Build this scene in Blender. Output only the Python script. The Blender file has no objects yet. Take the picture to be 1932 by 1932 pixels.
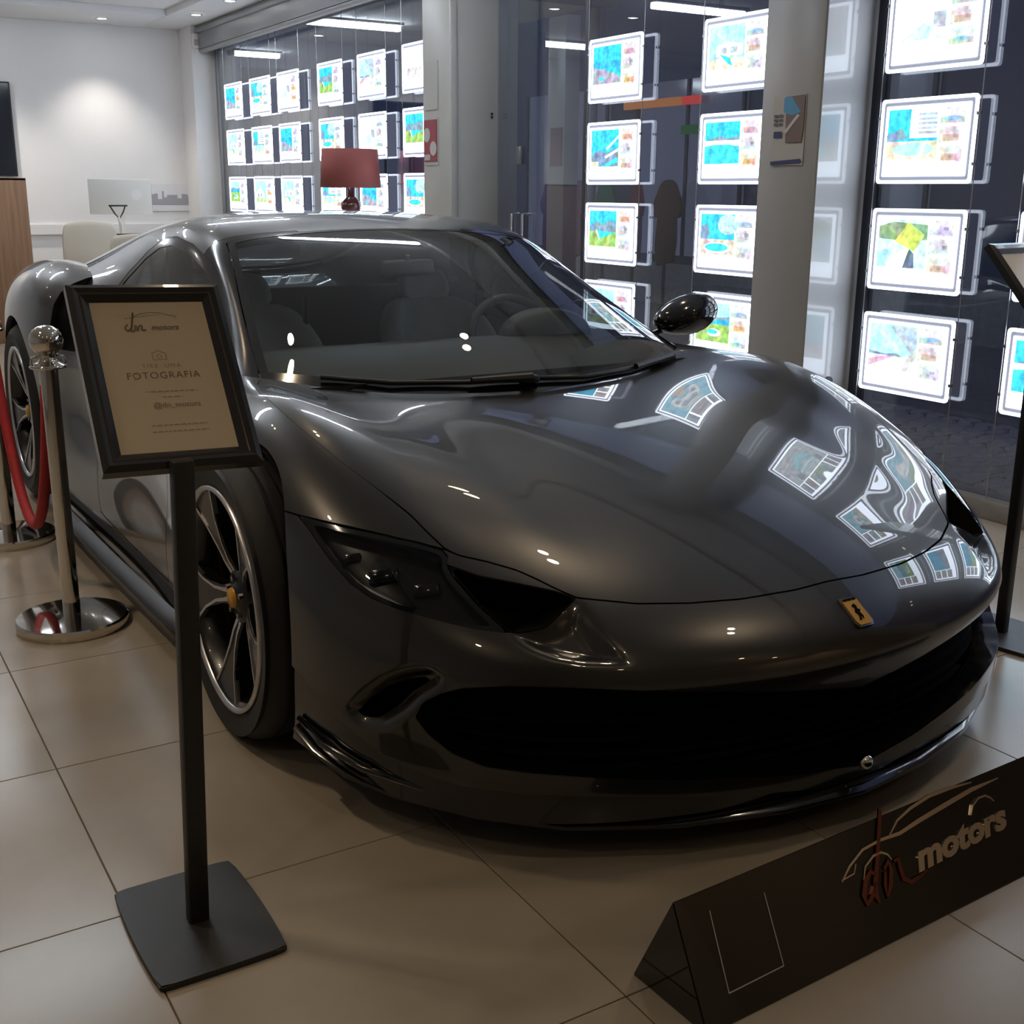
import bpy, bmesh, math, random
import numpy as np
from mathutils import Vector, Matrix

random.seed(7)
R = math.radians
SC = bpy.context.scene
COL = SC.collection

# ------------------------------------------------------------------ camera
FPX, CPX = 2215.9, 966.0
PIT, ROL, HED, CAMH = R(15.221), R(0.4445), R(31.335), 1.25
_V = np.array([0, 0, 1.0])
_fl = np.array([math.sin(HED), math.cos(HED), 0]); _rt = np.array([math.cos(HED), -math.sin(HED), 0])
FW = _fl * math.cos(PIT) - _V * math.sin(PIT)
_up = _V * math.cos(PIT) + _fl * math.sin(PIT)
RT = _rt * math.cos(ROL) + _up * math.sin(ROL)
UP = _up * math.cos(ROL) - _rt * math.sin(ROL)
CAMP = np.array([0, 0, CAMH])
cam = bpy.data.cameras.new('camera'); camo = bpy.data.objects.new('camera', cam); COL.objects.link(camo)
cam.sensor_width = 36; cam.sensor_fit = 'HORIZONTAL'; cam.lens = FPX / 1932 * 36; cam.clip_start = 0.05; cam.clip_end = 200
camo.matrix_world = Matrix(((RT[0], UP[0], -FW[0], 0), (RT[1], UP[1], -FW[1], 0), (RT[2], UP[2], -FW[2], CAMH), (0, 0, 0, 1)))
SC.camera = camo

def px_ray(px, py): return FW * FPX + RT * (px - CPX) + UP * (CPX - py)
def on_z(px, py, z=0.0):
    d = px_ray(px, py); return CAMP + d * ((z - CAMH) / d[2])
def on_x(px, py, x):
    d = px_ray(px, py); return CAMP + d * (x / d[0])
def on_y(px, py, y):
    d = px_ray(px, py); return CAMP + d * (y / d[1])
def project(p):
    q = np.asarray(p, float) - CAMP; z = q @ FW
    return np.stack([CPX + FPX * (q @ RT) / z, CPX - FPX * (q @ UP) / z], -1)

# ------------------------------------------------------------------ world / exposure
w = bpy.data.worlds.new('night_sky'); SC.world = w; w.use_nodes = True
bg = w.node_tree.nodes['Background']; bg.inputs[0].default_value = (0.085, 0.10, 0.18, 1); bg.inputs[1].default_value = 2.1
SC.view_settings.view_transform = 'Standard'; SC.view_settings.look = 'None'
SC.view_settings.exposure = 0.0; SC.view_settings.gamma = 1.0; SC.view_settings.use_curve_mapping = False
SC.cycles.max_bounces = 8; SC.cycles.transparent_max_bounces = 14; SC.cycles.glossy_bounces = 5; SC.cycles.diffuse_bounces = 3
SC.cycles.transmission_bounces = 6; SC.cycles.caustics_reflective = False; SC.cycles.caustics_refractive = False
SC.cycles.sample_clamp_indirect = 4.0; SC.cycles.use_denoising = True
ROOM_X0, ROOM_X1, ROOM_Y0, ROOM_Y1, CEIL = -3.2, 4.05, -2.6, 13.0, 2.85

# ------------------------------------------------------------------ helpers
def link(o, parent=None):
    COL.objects.link(o)
    if parent is not None: o.parent = parent
    return o
def tag(o, label=None, cat=None, group=None, kind=None):
    if label: o['label'] = label
    if cat: o['category'] = cat
    if group: o['group'] = group
    if kind: o['kind'] = kind
    return o
def empty(name, loc=(0, 0, 0), rz=0.0, label=None, cat=None, group=None):
    o = bpy.data.objects.new(name, None); o.empty_display_size = 0.1
    o.location = loc; o.rotation_euler = (0, 0, rz); link(o)
    return tag(o, label, cat, group)
def pymesh(name, v, f, mat=None, parent=None, smooth=False, nrm=None):
    me = bpy.data.meshes.new(name); me.from_pydata([tuple(map(float, q)) for q in v], [], [tuple(map(int, q)) for q in f]); me.update()
    if smooth: me.polygons.foreach_set('use_smooth', [True] * len(me.polygons))
    if nrm is not None: me.normals_split_custom_set_from_vertices([tuple(map(float, n)) for n in nrm])
    if mat is not None: me.materials.append(mat)
    o = bpy.data.objects.new(name, me); return link(o, parent)
def bmobj(name, bm, mat=None, parent=None, smooth=False, angle=None):
    me = bpy.data.meshes.new(name); bmesh.ops.recalc_face_normals(bm, faces=bm.faces); bm.to_mesh(me); bm.free()
    if smooth or angle:
        me.polygons.foreach_set('use_smooth', [True] * len(me.polygons))
        if angle: me.set_sharp_from_angle(angle=R(angle))
    if mat is not None: me.materials.append(mat)
    o = bpy.data.objects.new(name, me); return link(o, parent)
def add_box(bm, c, s, bevel=0.0, rot=None, seg=2):
    m = Matrix.Translation(Vector(c))
    if rot is not None: m = m @ rot
    m = m @ Matrix.Diagonal((s[0], s[1], s[2], 1))
    r = bmesh.ops.create_cube(bm, size=1.0, matrix=m)
    if bevel > 0:
        es = list({e for v in r['verts'] for e in v.link_edges})
        bmesh.ops.bevel(bm, geom=es, offset=bevel, segments=seg, affect='EDGES', profile=0.5)
def box(name, lo, hi, mat, parent=None, bevel=0.0, seg=2):
    bm = bmesh.new(); c = [(a + b) / 2 for a, b in zip(lo, hi)]; s = [abs(b - a) for a, b in zip(lo, hi)]
    add_box(bm, c, s, bevel, seg=seg)
    return bmobj(name, bm, mat, parent, angle=30 if bevel else None)
def add_cyl(bm, p, q, r1, r2=None, n=24, caps=True):
    p, q = Vector(p), Vector(q); d = q - p
    m = Matrix.Translation((p + q) / 2) @ d.to_track_quat('Z', 'Y').to_matrix().to_4x4()
    bmesh.ops.create_cone(bm, cap_ends=caps, segments=n, radius1=r1, radius2=r1 if r2 is None else r2, depth=d.length, matrix=m)
def add_lathe(bm, prof, n=40, axis='Z', closed=False):
    rings = []
    for (r, h) in prof:
        ring = []
        for k in range(n):
            a = 2 * math.pi * k / n; c, s = math.cos(a) * r, math.sin(a) * r
            co = (c, s, h) if axis == 'Z' else ((h, c, s) if axis == 'X' else (c, h, s))
            ring.append(bm.verts.new(co))
        rings.append(ring)
    m = len(rings)
    for i in range(m if closed else m - 1):
        a, b = rings[i], rings[(i + 1) % m]
        for k in range(n):
            bm.faces.new((a[k], a[(k + 1) % n], b[(k + 1) % n], b[k]))
    return rings
def add_tube(bm, pts, r, n=10, caps=True, flat=None):
    pts = [Vector(p) for p in pts]; rings = []; prev = None
    for i, p in enumerate(pts):
        t = (pts[min(i + 1, len(pts) - 1)] - pts[max(i - 1, 0)]).normalized()
        u = Vector((0, 0, 1)).cross(t) if prev is None else prev - t * prev.dot(t)
        if u.length < 1e-4: u = Vector((1, 0, 0)).cross(t)
        u.normalize(); v = t.cross(u); prev = u
        rr = r[i] if isinstance(r, (list, tuple)) else r
        rings.append([bm.verts.new(p + (u * math.cos(2 * math.pi * k / n) + v * math.sin(2 * math.pi * k / n) * (flat or 1)) * rr) for k in range(n)])
    for a, b in zip(rings[:-1], rings[1:]):
        for k in range(n): bm.faces.new((a[k], a[(k + 1) % n], b[(k + 1) % n], b[k]))
    if caps:
        bm.faces.new(rings[0][::-1]); bm.faces.new(rings[-1])
def add_prism(bm, poly, d):
    """poly: list of 3-D points of a planar face, extruded by vector d"""
    a = [bm.verts.new(p) for p in poly]; b = [bm.verts.new(Vector(p) + Vector(d)) for p in poly]
    n = len(a); bm.faces.new(a[::-1]); bm.faces.new(b)
    for k in range(n): bm.faces.new((a[k], a[(k + 1) % n], b[(k + 1) % n], b[k]))
def text_mesh(name, s, size, mat, parent=None, extrude=0.0, offset=0.0, shear=0.0, align='CENTER', spacing=1.0, bevel=0.0):
    cu = bpy.data.curves.new(name, 'FONT'); cu.body = s; cu.size = size; cu.extrude = extrude; cu.offset = offset
    cu.shear = shear; cu.align_x = align; cu.space_character = spacing; cu.resolution_u = 3; cu.bevel_depth = bevel; cu.bevel_resolution = 0
    t = bpy.data.objects.new(name + '_tmp', cu); COL.objects.link(t)
    dg = bpy.context.evaluated_depsgraph_get(); me = bpy.data.meshes.new_from_object(t.evaluated_get(dg))
    bpy.data.objects.remove(t); bpy.data.curves.remove(cu)
    me.name = name; me.materials.clear(); me.materials.append(mat)
    return link(bpy.data.objects.new(name, me), parent)

# ------------------------------------------------------------------ materials
def mat(name, col=(0.5, 0.5, 0.5), rough=0.5, metal=0.0, coat=0.0, spec=0.5, emis=None, est=0.0, coat_rough=0.03, ior=1.5, sheen=0.0):
    m = bpy.data.materials.new(name); m.use_nodes = True; b = m.node_tree.nodes['Principled BSDF']
    b.inputs['Base Color'].default_value = (*col, 1); b.inputs['Roughness'].default_value = rough; b.inputs['Metallic'].default_value = metal
    b.inputs['Coat Weight'].default_value = coat; b.inputs['Coat Roughness'].default_value = coat_rough; b.inputs['Specular IOR Level'].default_value = spec
    b.inputs['IOR'].default_value = ior; b.inputs['Sheen Weight'].default_value = sheen
    if emis is not None:
        b.inputs['Emission Color'].default_value = (*emis, 1); b.inputs['Emission Strength'].default_value = est
    return m
def nodes(m): return m.node_tree.nodes, m.node_tree.links, m.node_tree.nodes['Principled BSDF']
def noise_mat(name, c1, c2, scale=5.0, rough=(0.4, 0.6), bump=0.0, detail=4.0, stretch=(1, 1, 1), metal=0.0, coat=0.0, coords='Object', bscale=None, spec=0.5):
    m = mat(name, c1, rough[0], metal, coat, spec); N, L, b = nodes(m)
    tc = N.new('ShaderNodeTexCoord'); mp = N.new('ShaderNodeMapping'); mp.inputs['Scale'].default_value = stretch
    L.new(tc.outputs[coords], mp.inputs[0]); nz = N.new('ShaderNodeTexNoise'); nz.inputs['Scale'].default_value = scale; nz.inputs['Detail'].default_value = detail
    L.new(mp.outputs[0], nz.inputs['Vector']); cr = N.new('ShaderNodeValToRGB')
    cr.color_ramp.elements[0].color = (*c1, 1); cr.color_ramp.elements[1].color = (*c2, 1)
    cr.color_ramp.elements[0].position = 0.3; cr.color_ramp.elements[1].position = 0.7
    L.new(nz.outputs['Fac'], cr.inputs[0]); L.new(cr.outputs[0], b.inputs['Base Color'])
    mr = N.new('ShaderNodeMapRange'); mr.inputs[3].default_value = rough[0]; mr.inputs[4].default_value = rough[1]
    L.new(nz.outputs['Fac'], mr.inputs[0]); L.new(mr.outputs[0], b.inputs['Roughness'])
    if bump:
        n2 = N.new('ShaderNodeTexNoise'); n2.inputs['Scale'].default_value = bscale or scale * 8; L.new(mp.outputs[0], n2.inputs['Vector'])
        bp = N.new('ShaderNodeBump'); bp.inputs['Strength'].default_value = bump; bp.inputs['Distance'].default_value = 0.01
        L.new(n2.outputs['Fac'], bp.inputs['Height']); L.new(bp.outputs[0], b.inputs['Normal'])
    return m
def emit_mat(name, col, st):
    m = bpy.data.materials.new(name); m.use_nodes = True; N = m.node_tree.nodes; N.clear()
    e = N.new('ShaderNodeEmission'); e.inputs[0].default_value = (*col, 1); e.inputs[1].default_value = st
    o = N.new('ShaderNodeOutputMaterial'); m.node_tree.links.new(e.outputs[0], o.inputs[0]); return m
def glass_mat(name, tint=(1, 1, 1), ior=1.5, rough=0.0, gain=1.65):
    """thin pane: straight-through tinted transmission plus Schlick reflection from both faces"""
    m = bpy.data.materials.new(name); m.use_nodes = True; N = m.node_tree.nodes; L = m.node_tree.links; N.clear()
    t = N.new('ShaderNodeBsdfTransparent'); t.inputs[0].default_value = (*tint, 1)
    g = N.new('ShaderNodeBsdfGlossy'); g.inputs['Roughness'].default_value = rough
    ly = N.new('ShaderNodeLayerWeight'); ly.inputs[0].default_value = 0.5
    pw = N.new('ShaderNodeMath'); pw.operation = 'POWER'; pw.inputs[1].default_value = 5.0; L.new(ly.outputs['Facing'], pw.inputs[0])
    f0 = ((ior - 1) / (ior + 1)) ** 2
    ma = N.new('ShaderNodeMath'); ma.operation = 'MULTIPLY_ADD'; ma.inputs[1].default_value = 1 - f0; ma.inputs[2].default_value = f0
    mul = N.new('ShaderNodeMath'); mul.operation = 'MULTIPLY'; mul.inputs[1].default_value = gain; mul.use_clamp = True
    L.new(pw.outputs[0], ma.inputs[0]); L.new(ma.outputs[0], mul.inputs[0])
    mx = N.new('ShaderNodeMixShader'); L.new(mul.outputs[0], mx.inputs[0]); L.new(t.outputs[0], mx.inputs[1]); L.new(g.outputs[0], mx.inputs[2])
    o = N.new('ShaderNodeOutputMaterial'); L.new(mx.outputs[0], o.inputs[0]); return m
# ================================================================== room shell
M_WALL = noise_mat('white_plaster', (0.74, 0.73, 0.73), (0.78, 0.77, 0.77), 2.0, (0.75, 0.85), 0.02)
M_CEIL = noise_mat('white_ceiling', (0.72, 0.72, 0.73), (0.76, 0.76, 0.77), 1.5, (0.8, 0.9))
M_GREYW = noise_mat('grey_painted_wall', (0.50, 0.49, 0.47), (0.55, 0.54, 0.52), 3.0, (0.6, 0.75), 0.02)
M_DARKW = noise_mat('dark_wall', (0.045, 0.042, 0.040), (0.06, 0.055, 0.05), 2.0, (0.6, 0.8))
M_BEIGE = noise_mat('beige_wall', (0.40, 0.33, 0.26), (0.46, 0.38, 0.30), 1.2, (0.6, 0.75))
M_CLAD = mat('glossy_pillar_cladding', (0.50, 0.50, 0.50), 0.3, 0, 1.0, coat_rough=.04)
M_PILLAR2 = noise_mat('grey_pillar_paint', (0.44, 0.44, 0.44), (0.48, 0.48, 0.48), 3.0, (0.25, 0.35), 0.01)
M_PILLAR = noise_mat('pillar_paint', (0.55, 0.54, 0.50), (0.60, 0.59, 0.55), 3.0, (0.35, 0.5), 0.01)
M_GROUT = mat('grout', (0.17, 0.14, 0.105), 0.9)
M_TILE = noise_mat('beige_porcelain_tile', (0.31, 0.265, 0.205), (0.45, 0.40, 0.33), 3.0, (0.19, 0.25), 0.0, 6.0, coords='Object')
_N, _L, _b = nodes(M_TILE)
_cr0 = [n for n in _N if n.type == 'VALTORGB'][0]; _cr0.color_ramp.elements[0].position = 0.05; _cr0.color_ramp.elements[1].position = 0.95
_oi = _N.new('ShaderNodeObjectInfo'); _mp = [n for n in _N if n.type == 'MAPPING'][0]; _cx = _N.new('ShaderNodeVectorMath'); _cx.operation = 'SCALE'; _cx.inputs[3].default_value = 37.0
_cb = _N.new('ShaderNodeCombineXYZ'); _L.new(_oi.outputs['Random'], _cb.inputs[0]); _L.new(_oi.outputs['Random'], _cb.inputs[1]); _L.new(_cb.outputs[0], _cx.inputs[0]); _L.new(_cx.outputs[0], _mp.inputs['Location'])
M_GLASS = glass_mat('shop_window_glass', (0.90, 0.93, 0.95), 1.5, gain=2.5)
M_ALU = mat('grey_aluminium', (0.32, 0.33, 0.35), 0.4, 0.6)
M_DKALU = mat('dark_window_frame', (0.055, 0.06, 0.075), 0.4, 0.4)
M_STONE = noise_mat('granite_kerb', (0.24, 0.23, 0.22), (0.32, 0.31, 0.30), 14, (0.4, 0.6), 0.05)
def S_(o): return tag(o, kind='structure')

fl = S_(box('floor', (ROOM_X0, ROOM_Y0, -0.10), (3.98, ROOM_Y1, -0.004), M_GROUT))
PIT_T, JX, JY = 0.635, 0.372, 1.923
bm = bmesh.new(); add_box(bm, (0, 0, -0.002), (PIT_T - .0026, PIT_T - .0026, 0.004), 0.0009, seg=1); tproto = bmobj('floor_tile', bm, M_TILE, fl); first = True
for i in range(-6, 6):
    for j in range(-6, 18):
        x0, y0 = JX + i * PIT_T, JY + j * PIT_T
        if x0 < ROOM_X0 - .01 or y0 < ROOM_Y0 - .01: continue
        x1, y1 = min(x0 + PIT_T, 3.978), min(y0 + PIT_T, ROOM_Y1)
        if x1 - x0 < .05 or y1 - y0 < .05: continue
        o = tproto if first else tproto.copy()
        if not first: COL.objects.link(o)
        first = False; o.location = ((x0 + x1) / 2, (y0 + y1) / 2, 0); o.scale = ((x1 - x0) / PIT_T, (y1 - y0) / PIT_T, 1)

S_(box('wall_back', (ROOM_X0, ROOM_Y1, 0), (4.4, ROOM_Y1 + .15, 3.1), M_WALL))
S_(box('wall_left', (ROOM_X0 - .15, ROOM_Y0, 0), (ROOM_X0, ROOM_Y1 + .15, 3.1), M_GREYW))
S_(box('wall_front', (ROOM_X0, ROOM_Y0 - .15, 0), (4.2, ROOM_Y0, 3.1), M_BEIGE)); S_(box('wall_right', (4.05, ROOM_Y0, 0), (4.2, 0.15, CEIL), M_BEIGE))
# ceiling: soffit band along the window and the back wall, raised field inside it
cl = S_(box('ceiling', (ROOM_X0 - .15, ROOM_Y0 - .15, CEIL + .06), (4.2, ROOM_Y1 + .15, CEIL + .25), M_CEIL))
FX, FY = 3.42, 12.05
box('soffit_window', (FX, ROOM_Y0, CEIL), (4.05, ROOM_Y1, CEIL + .06), M_CEIL, cl, .004)
box('soffit_back', (ROOM_X0, FY, CEIL), (FX, ROOM_Y1, CEIL + .06), M_CEIL, cl, .004)
# side return beside the window and fascia above the glass
S_(box('trim_1', (3.80, 12.55, 0), (4.05, 13.0, CEIL), M_WALL))
sh = S_(box('trim_2', (3.86, 7.25, 2.63), (4.10, 12.55, CEIL), M_ALU, None, .006))
bm = bmesh.new(); add_cyl(bm, (3.90, 7.25, 2.615), (3.90, 12.55, 2.615), .028, n=20); bmobj('shutter_guide_tube', bm, M_ALU, sh, angle=40)
bm = bmesh.new(); add_box(bm, (3.855, 10.0, 2.80), (.03, 5.1, .05), .01); bmobj('shutter_rail', bm, M_ALU, sh, angle=40)
S_(box('trim_3', (3.90, ROOM_Y0, 2.72), (4.10, 6.86, CEIL), M_GREYW))
# pillars
p1 = S_(box('pillar', (3.705, 6.86, 0), (4.20, 7.25, CEIL), M_PILLAR, None, .012))
p2 = S_(box('pillar', (3.737, 3.718, 0), (4.20, 4.065, CEIL), M_PILLAR2, None, .006))
box('pillar_cladding', (3.742, 3.712, .08), (4.04, 3.718, CEIL - .14), M_CLAD, p2)
p3 = S_(box('pillar', (3.845, 0.15, 0), (4.20, 0.52, CEIL), M_PILLAR, None, .006))
box('corner_bead', (3.697, 6.842, 0), (3.74, 6.865, CEIL), M_PILLAR, p1, .004)
bm = bmesh.new(); add_box(bm, (4.0, 6.848, 2.58), (.05, .03, .16), .006); add_box(bm, (4.0, 6.845, 2.49), (.035, .03, .03), .006); bmobj('shutter_bracket', bm, M_ALU, p1, angle=40)
for z in (1.735, 1.715):
    bm = bmesh.new(); add_cyl(bm, (4.0, 6.862, z), (4.0, 6.850, z), .007, n=10); bmobj('screw', bm, M_DKALU, p1)
bm = bmesh.new(); add_cyl(bm, (3.90, 3.722, .45), (3.90, 3.704, .45), .022, n=20); add_cyl(bm, (3.90, 3.706, .45), (3.90, 3.698, .45), .008, n=12); bmobj('key_switch', bm, M_DKALU, p2, angle=40)
# kerb under the glass
S_(box('baseboard_right', (3.98, ROOM_Y0, -0.02), (4.14, ROOM_Y1, 0.075), M_STONE, None, .006))
# panes and frames
def pane(name, y0, y1, z0=.075, z1=2.72, x=4.05):
    o = S_(box(name, (x - .004, y0, z0), (x + .004, y1, z1), M_GLASS)); return o
w1 = pane('window_1', 7.25, 12.55, .075, 2.63)
w2 = pane('window_2', 4.065, 5.86)
w3 = pane('window_3', 0.52, 3.718)
d1 = pane('door_1', 5.88, 6.72, .085, 2.60)
pane('window_4', 6.74, 6.86)
box('mullion', (4.03, 3.658, .075), (4.08, 3.718, 2.72), M_DKALU, w3, .004)
box('mullion', (4.03, 12.49, .075), (4.08, 12.55, 2.63), M_ALU, w1, .004)
for z in (.35,): box('safety_rail', (4.06, 7.25, .90), (4.075, 12.5, .915), M_ALU, w1)
bm = bmesh.new()
hy, hx = 6.60, 4.00
add_tube(bm, [(4.05, hy, 1.12), (4.0, hy, 1.12), (4.0, hy, .62), (4.05, hy, .62)], .012, 10)
bmobj('door_handle', bm, M_CHROME if 'M_CHROME' in globals() else mat('chrome_handle', (.75, .74, .72), .08, 1.0), d1, angle=50)
bm = bmesh.new(); add_tube(bm, [(4.05, hy - .13, 1.12), (4.0, hy - .13, 1.12), (4.0, hy - .13, .62), (4.05, hy - .13, .62)], .012, 10); bmobj('door_handle', bm, mat('chrome_handle2', (.75, .74, .72), .08, 1.0), d1, angle=50)
box('patch_fitting', (4.035, 5.80, 2.50), (4.065, 6.02, 2.64), M_ALU, d1, .004); box('patch_lock', (4.03, 5.90, 2.44), (4.06, 5.98, 2.51), M_DKALU, d1, .004)
box('door_lock', (4.03, 6.55, 1.42), (4.05, 6.61, 1.53), M_ALU, d1, .004)
box('door_seam', (4.045, 5.855, .08), (4.057, 5.885, 2.72), M_DKALU, w2)

# ---------------------------------------------------------------- light fittings
M_LED = emit_mat('cool_led_strip', (0.84, 0.91, 1.0), 36.0)
M_DOWN = emit_mat('downlight_disc', (1.0, 0.95, 0.88), 45.0)
M_WARM = emit_mat('warm_spot_disc', (1.0, 0.72, 0.40), 60.0)
M_FIT = mat('white_fitting', (.75, .75, .75), .4)
def strip(x, y, zc=CEIL + .06, ln=1.05, wd=.10, lab='long white ceiling strip light'):
    t = empty('ceiling_light', (x, y, zc), 0, lab, 'ceiling light', 'linear ceiling lights')
    bm = bmesh.new(); add_box(bm, (0, 0, -.012), (ln + .04, wd + .04, .024), .004); bmobj('housing', bm, M_FIT, t, angle=40)
    bm = bmesh.new(); add_box(bm, (0, 0, -.050), (ln, wd - .02, .055), .012); bmobj('diffuser', bm, M_LED, t, angle=40)
SOFF = "linear ceiling strip light above the car showroom floor"
strip(0.40, 11.85, lab='linear strip light on the ceiling nearest the white back wall, far from the window')
for x, y, q in ((0.70, 8.95, 'second row from the back wall, far from the window'), (2.90, 8.95, 'second row from the back wall, by the window'), (0.70, 5.95, 'third row from the back wall, far from the window'), (2.80, 5.95, 'third row from the back wall, above the car tail')):
    strip(x, y, lab='linear ceiling strip light, ' + q)
def downlight(x, y, zc, lab, warm=False, r=.042, power=14.0, aim=None, cone=95):
    t = empty('spot_light' if warm else 'downlight', (x, y, zc), 0, lab, 'spotlight' if warm else 'downlight', 'warm ceiling spotlights' if warm else 'recessed downlights')
    bm = bmesh.new(); add_lathe(bm, [(r * 1.45, 0.0), (r * 1.45, -.006), (r * 1.08, -.009), (r, -.004)], 28); bmobj('trim_ring', bm, M_FIT, t, True)
    bm = bmesh.new(); bmesh.ops.create_circle(bm, cap_ends=True, segments=24, radius=r, matrix=Matrix.Translation((0, 0, -.005)))
    for f in bm.faces: f.normal_flip()
    bmobj('lamp_disc', bm, M_WARM if warm else M_DOWN, t)
    l = bpy.data.lights.new('lamp', 'SPOT'); l.energy = power; l.spot_size = R(cone); l.spot_blend = .7; l.shadow_soft_size = r
    l.color = (1.0, .78, .54) if warm else (1.0, .93, .84)
    lo = bpy.data.objects.new('lamp_light', l); link(lo, t); lo.location = (0, 0, -.02)
    if aim is not None: lo.rotation_euler = (Vector(aim) - Vector((x, y, zc))).to_track_quat('-Z', 'Y').to_euler()
    return t
downlight(2.93, 12.52, CEIL, 'recessed downlight in the soffit over the white desk', power=62)
downlight(3.62, 11.75, CEIL, 'recessed downlight in the window soffit nearest the back wall', power=24)
downlight(3.62, 10.75, CEIL, 'recessed downlight in the window soffit, second from the back wall', power=24)
downlight(3.62, 9.75, CEIL, 'recessed downlight in the window soffit, third from the back wall', power=24)
downlight(1.60, 12.52, CEIL, 'recessed downlight in the soffit over the wooden cabinet', power=95)
downlight(0.30, 12.52, CEIL, 'recessed downlight in the back soffit far from the window', power=95)
CH = CEIL + .06
for k, (x, y) in enumerate(((1.65, 9.9), (0.70, 9.95), (1.72, 7.2), (-0.6, 8.8), (-0.6, 6.4), (-1.5, 7.6))):
    downlight(x, y, CH, ('recessed downlight in the raised ceiling, ' + ('between the strip lights in the middle', 'below the second row of strip lights', 'above the car tail', 'near the left wall, rear', 'near the left wall, centre', 'closest to the left wall')[k]), power=30)
for k, (x, y) in enumerate(((1.40, 4.30), (2.80, 4.05), (2.30, 2.75), (2.70, 1.20), (-0.55, 3.2), (0.35, 5.1))):
    for dy in (-.07, .07):
        downlight(x + dy * .35, y + dy, CH, 'warm ceiling spotlight ' + ('over the car roof', 'over the driver side of the car', 'over the bonnet', 'over the black logo plinth', 'over the rope barrier', 'beside the car door')[k] + (', farther from' if dy < 0 else ', nearer to') + ' the back wall', True, r=.030, power=10.0 if k != 4 else 30.0, cone=100)
for k, (x, y) in enumerate(((-1.3, 0.6), (0.6, 0.4), (2.6, -0.9), (0.4, -1.3), (-1.6, 2.4), (3.3, -1.7))):
    downlight(x, y, CH, 'warm recessed downlight in the ceiling ' + ('at the left of the photo stand', 'above the walkway before the plinth', 'added to light the unseen beige front wall', 'over the front of the room in the middle', 'near the left wall before the rope', 'added to light the unseen front corner by the window')[k], True, r=.045, power=(15.0, 11.0, 55.0, 3.0, 17.0, 70.0)[k], cone=(120, 120, 60, 120, 120, 80)[k], aim=(None, None, (3.9, -2.6, .9), None, None, (4.0, -2.3, .8))[k])  # the two aimed lamps are added to brighten walls mirrored in the plinth lettering
# ================================================================== street outside the glass
M_COB = noise_mat('cobble_stone', (0.26, 0.24, 0.22), (0.36, 0.33, 0.30), 5, (0.5, 0.7), 0.15, bscale=30)
M_SAND = noise_mat('pavement_joint', (0.13, 0.12, 0.11), (0.18, 0.165, 0.15), 20, (0.8, 0.95))
gr = S_(box('pavement', (4.14, -6, -.12), (12, 16, -.03), M_SAND))
protos = []
for k in range(3):
    bm = bmesh.new(); add_box(bm, (0, 0, -.02), (.125, .098, .05), .014, seg=1)
    for v in bm.verts: v.co += Vector((random.uniform(-.006, .006), random.uniform(-.006, .006), random.uniform(-.004, .004)))
    me = bpy.data.meshes.new('cobble'); bmesh.ops.recalc_face_normals(bm, faces=bm.faces); bm.to_mesh(me); bm.free(); me.materials.append(M_COB); protos.append(me)
n = 0
for i in range(12):
    for j in range(25):
        o = bpy.data.objects.new('cobble', protos[(i * 7 + j * 3) % 3]); link(o, gr)
        o.location = (4.22 + i * .14 + random.uniform(-.006, .006), 2.35 + j * .115 + (i % 2) * .055, -.012 + random.uniform(-.004, .004)); o.rotation_euler = (0, 0, random.uniform(-.06, .06))
# building across the street
M_BRICK = noise_mat('brown_facade', (0.30, 0.17, 0.14), (0.40, 0.24, 0.19), 1.5, (0.7, 0.9))
M_NAVY = noise_mat('navy_shopfront', (0.07, 0.075, 0.12), (0.10, 0.11, 0.16), 1.2, (0.4, 0.6))
bd_ = empty('street_building', (9.0, 5.0, -.03), 0, 'dim brown and navy shop building across the street outside the glass', 'building')
def bpart(name, lo, hi, m, par=bd_):
    o = box(name, [a - b for a, b in zip(lo, (9, 5, -.03))], [a - b for a, b in zip(hi, (9, 5, -.03))], m, par); return o
bpart('wall', (9.0, -6, -.03), (9.3, 6.2, 6.0), M_BRICK); bpart('shopfront_wall', (9.0, 6.2, -.03), (9.3, 30, 6.0), M_NAVY)
bpart('plinth', (8.94, -6, -.03), (9.0, 30, .45), M_STONE)
M_DIMG = mat('dim_shop_glass', (.01, .012, .02), .1, emis=(.13, .14, .22), est=.40)
for y0 in (-2.5, 0.2, 2.9, 7.5, 10.0, 12.5, 15.0, 18.0):
    wn = bpart('shop_window', (8.97, y0, .55), (9.0, y0 + 1.9, 2.5), M_DIMG)
    for yy in (y0, y0 + .93, y0 + 1.86): bpart('window_post', (8.95, yy, .55), (8.985, yy + .05, 2.5), M_DKALU)
for (y0, y1, z0, z1, c, e) in ((11.0, 12.1, 2.22, 2.31, (1, .38, .14), .35), (10.7, 11.0, 2.22, 2.31, (1, .10, .10), .5), (9.6, 11.0, 1.9, 2.0, (.2, .7, .3), .10), (3.4, 5.2, 2.9, 3.0, (1, .55, .25), .35)):
    bpart('sign_strip', (8.90, y0, z0), (8.94, y1, z1), emit_mat('street_sign_glow', c, e))
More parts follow.
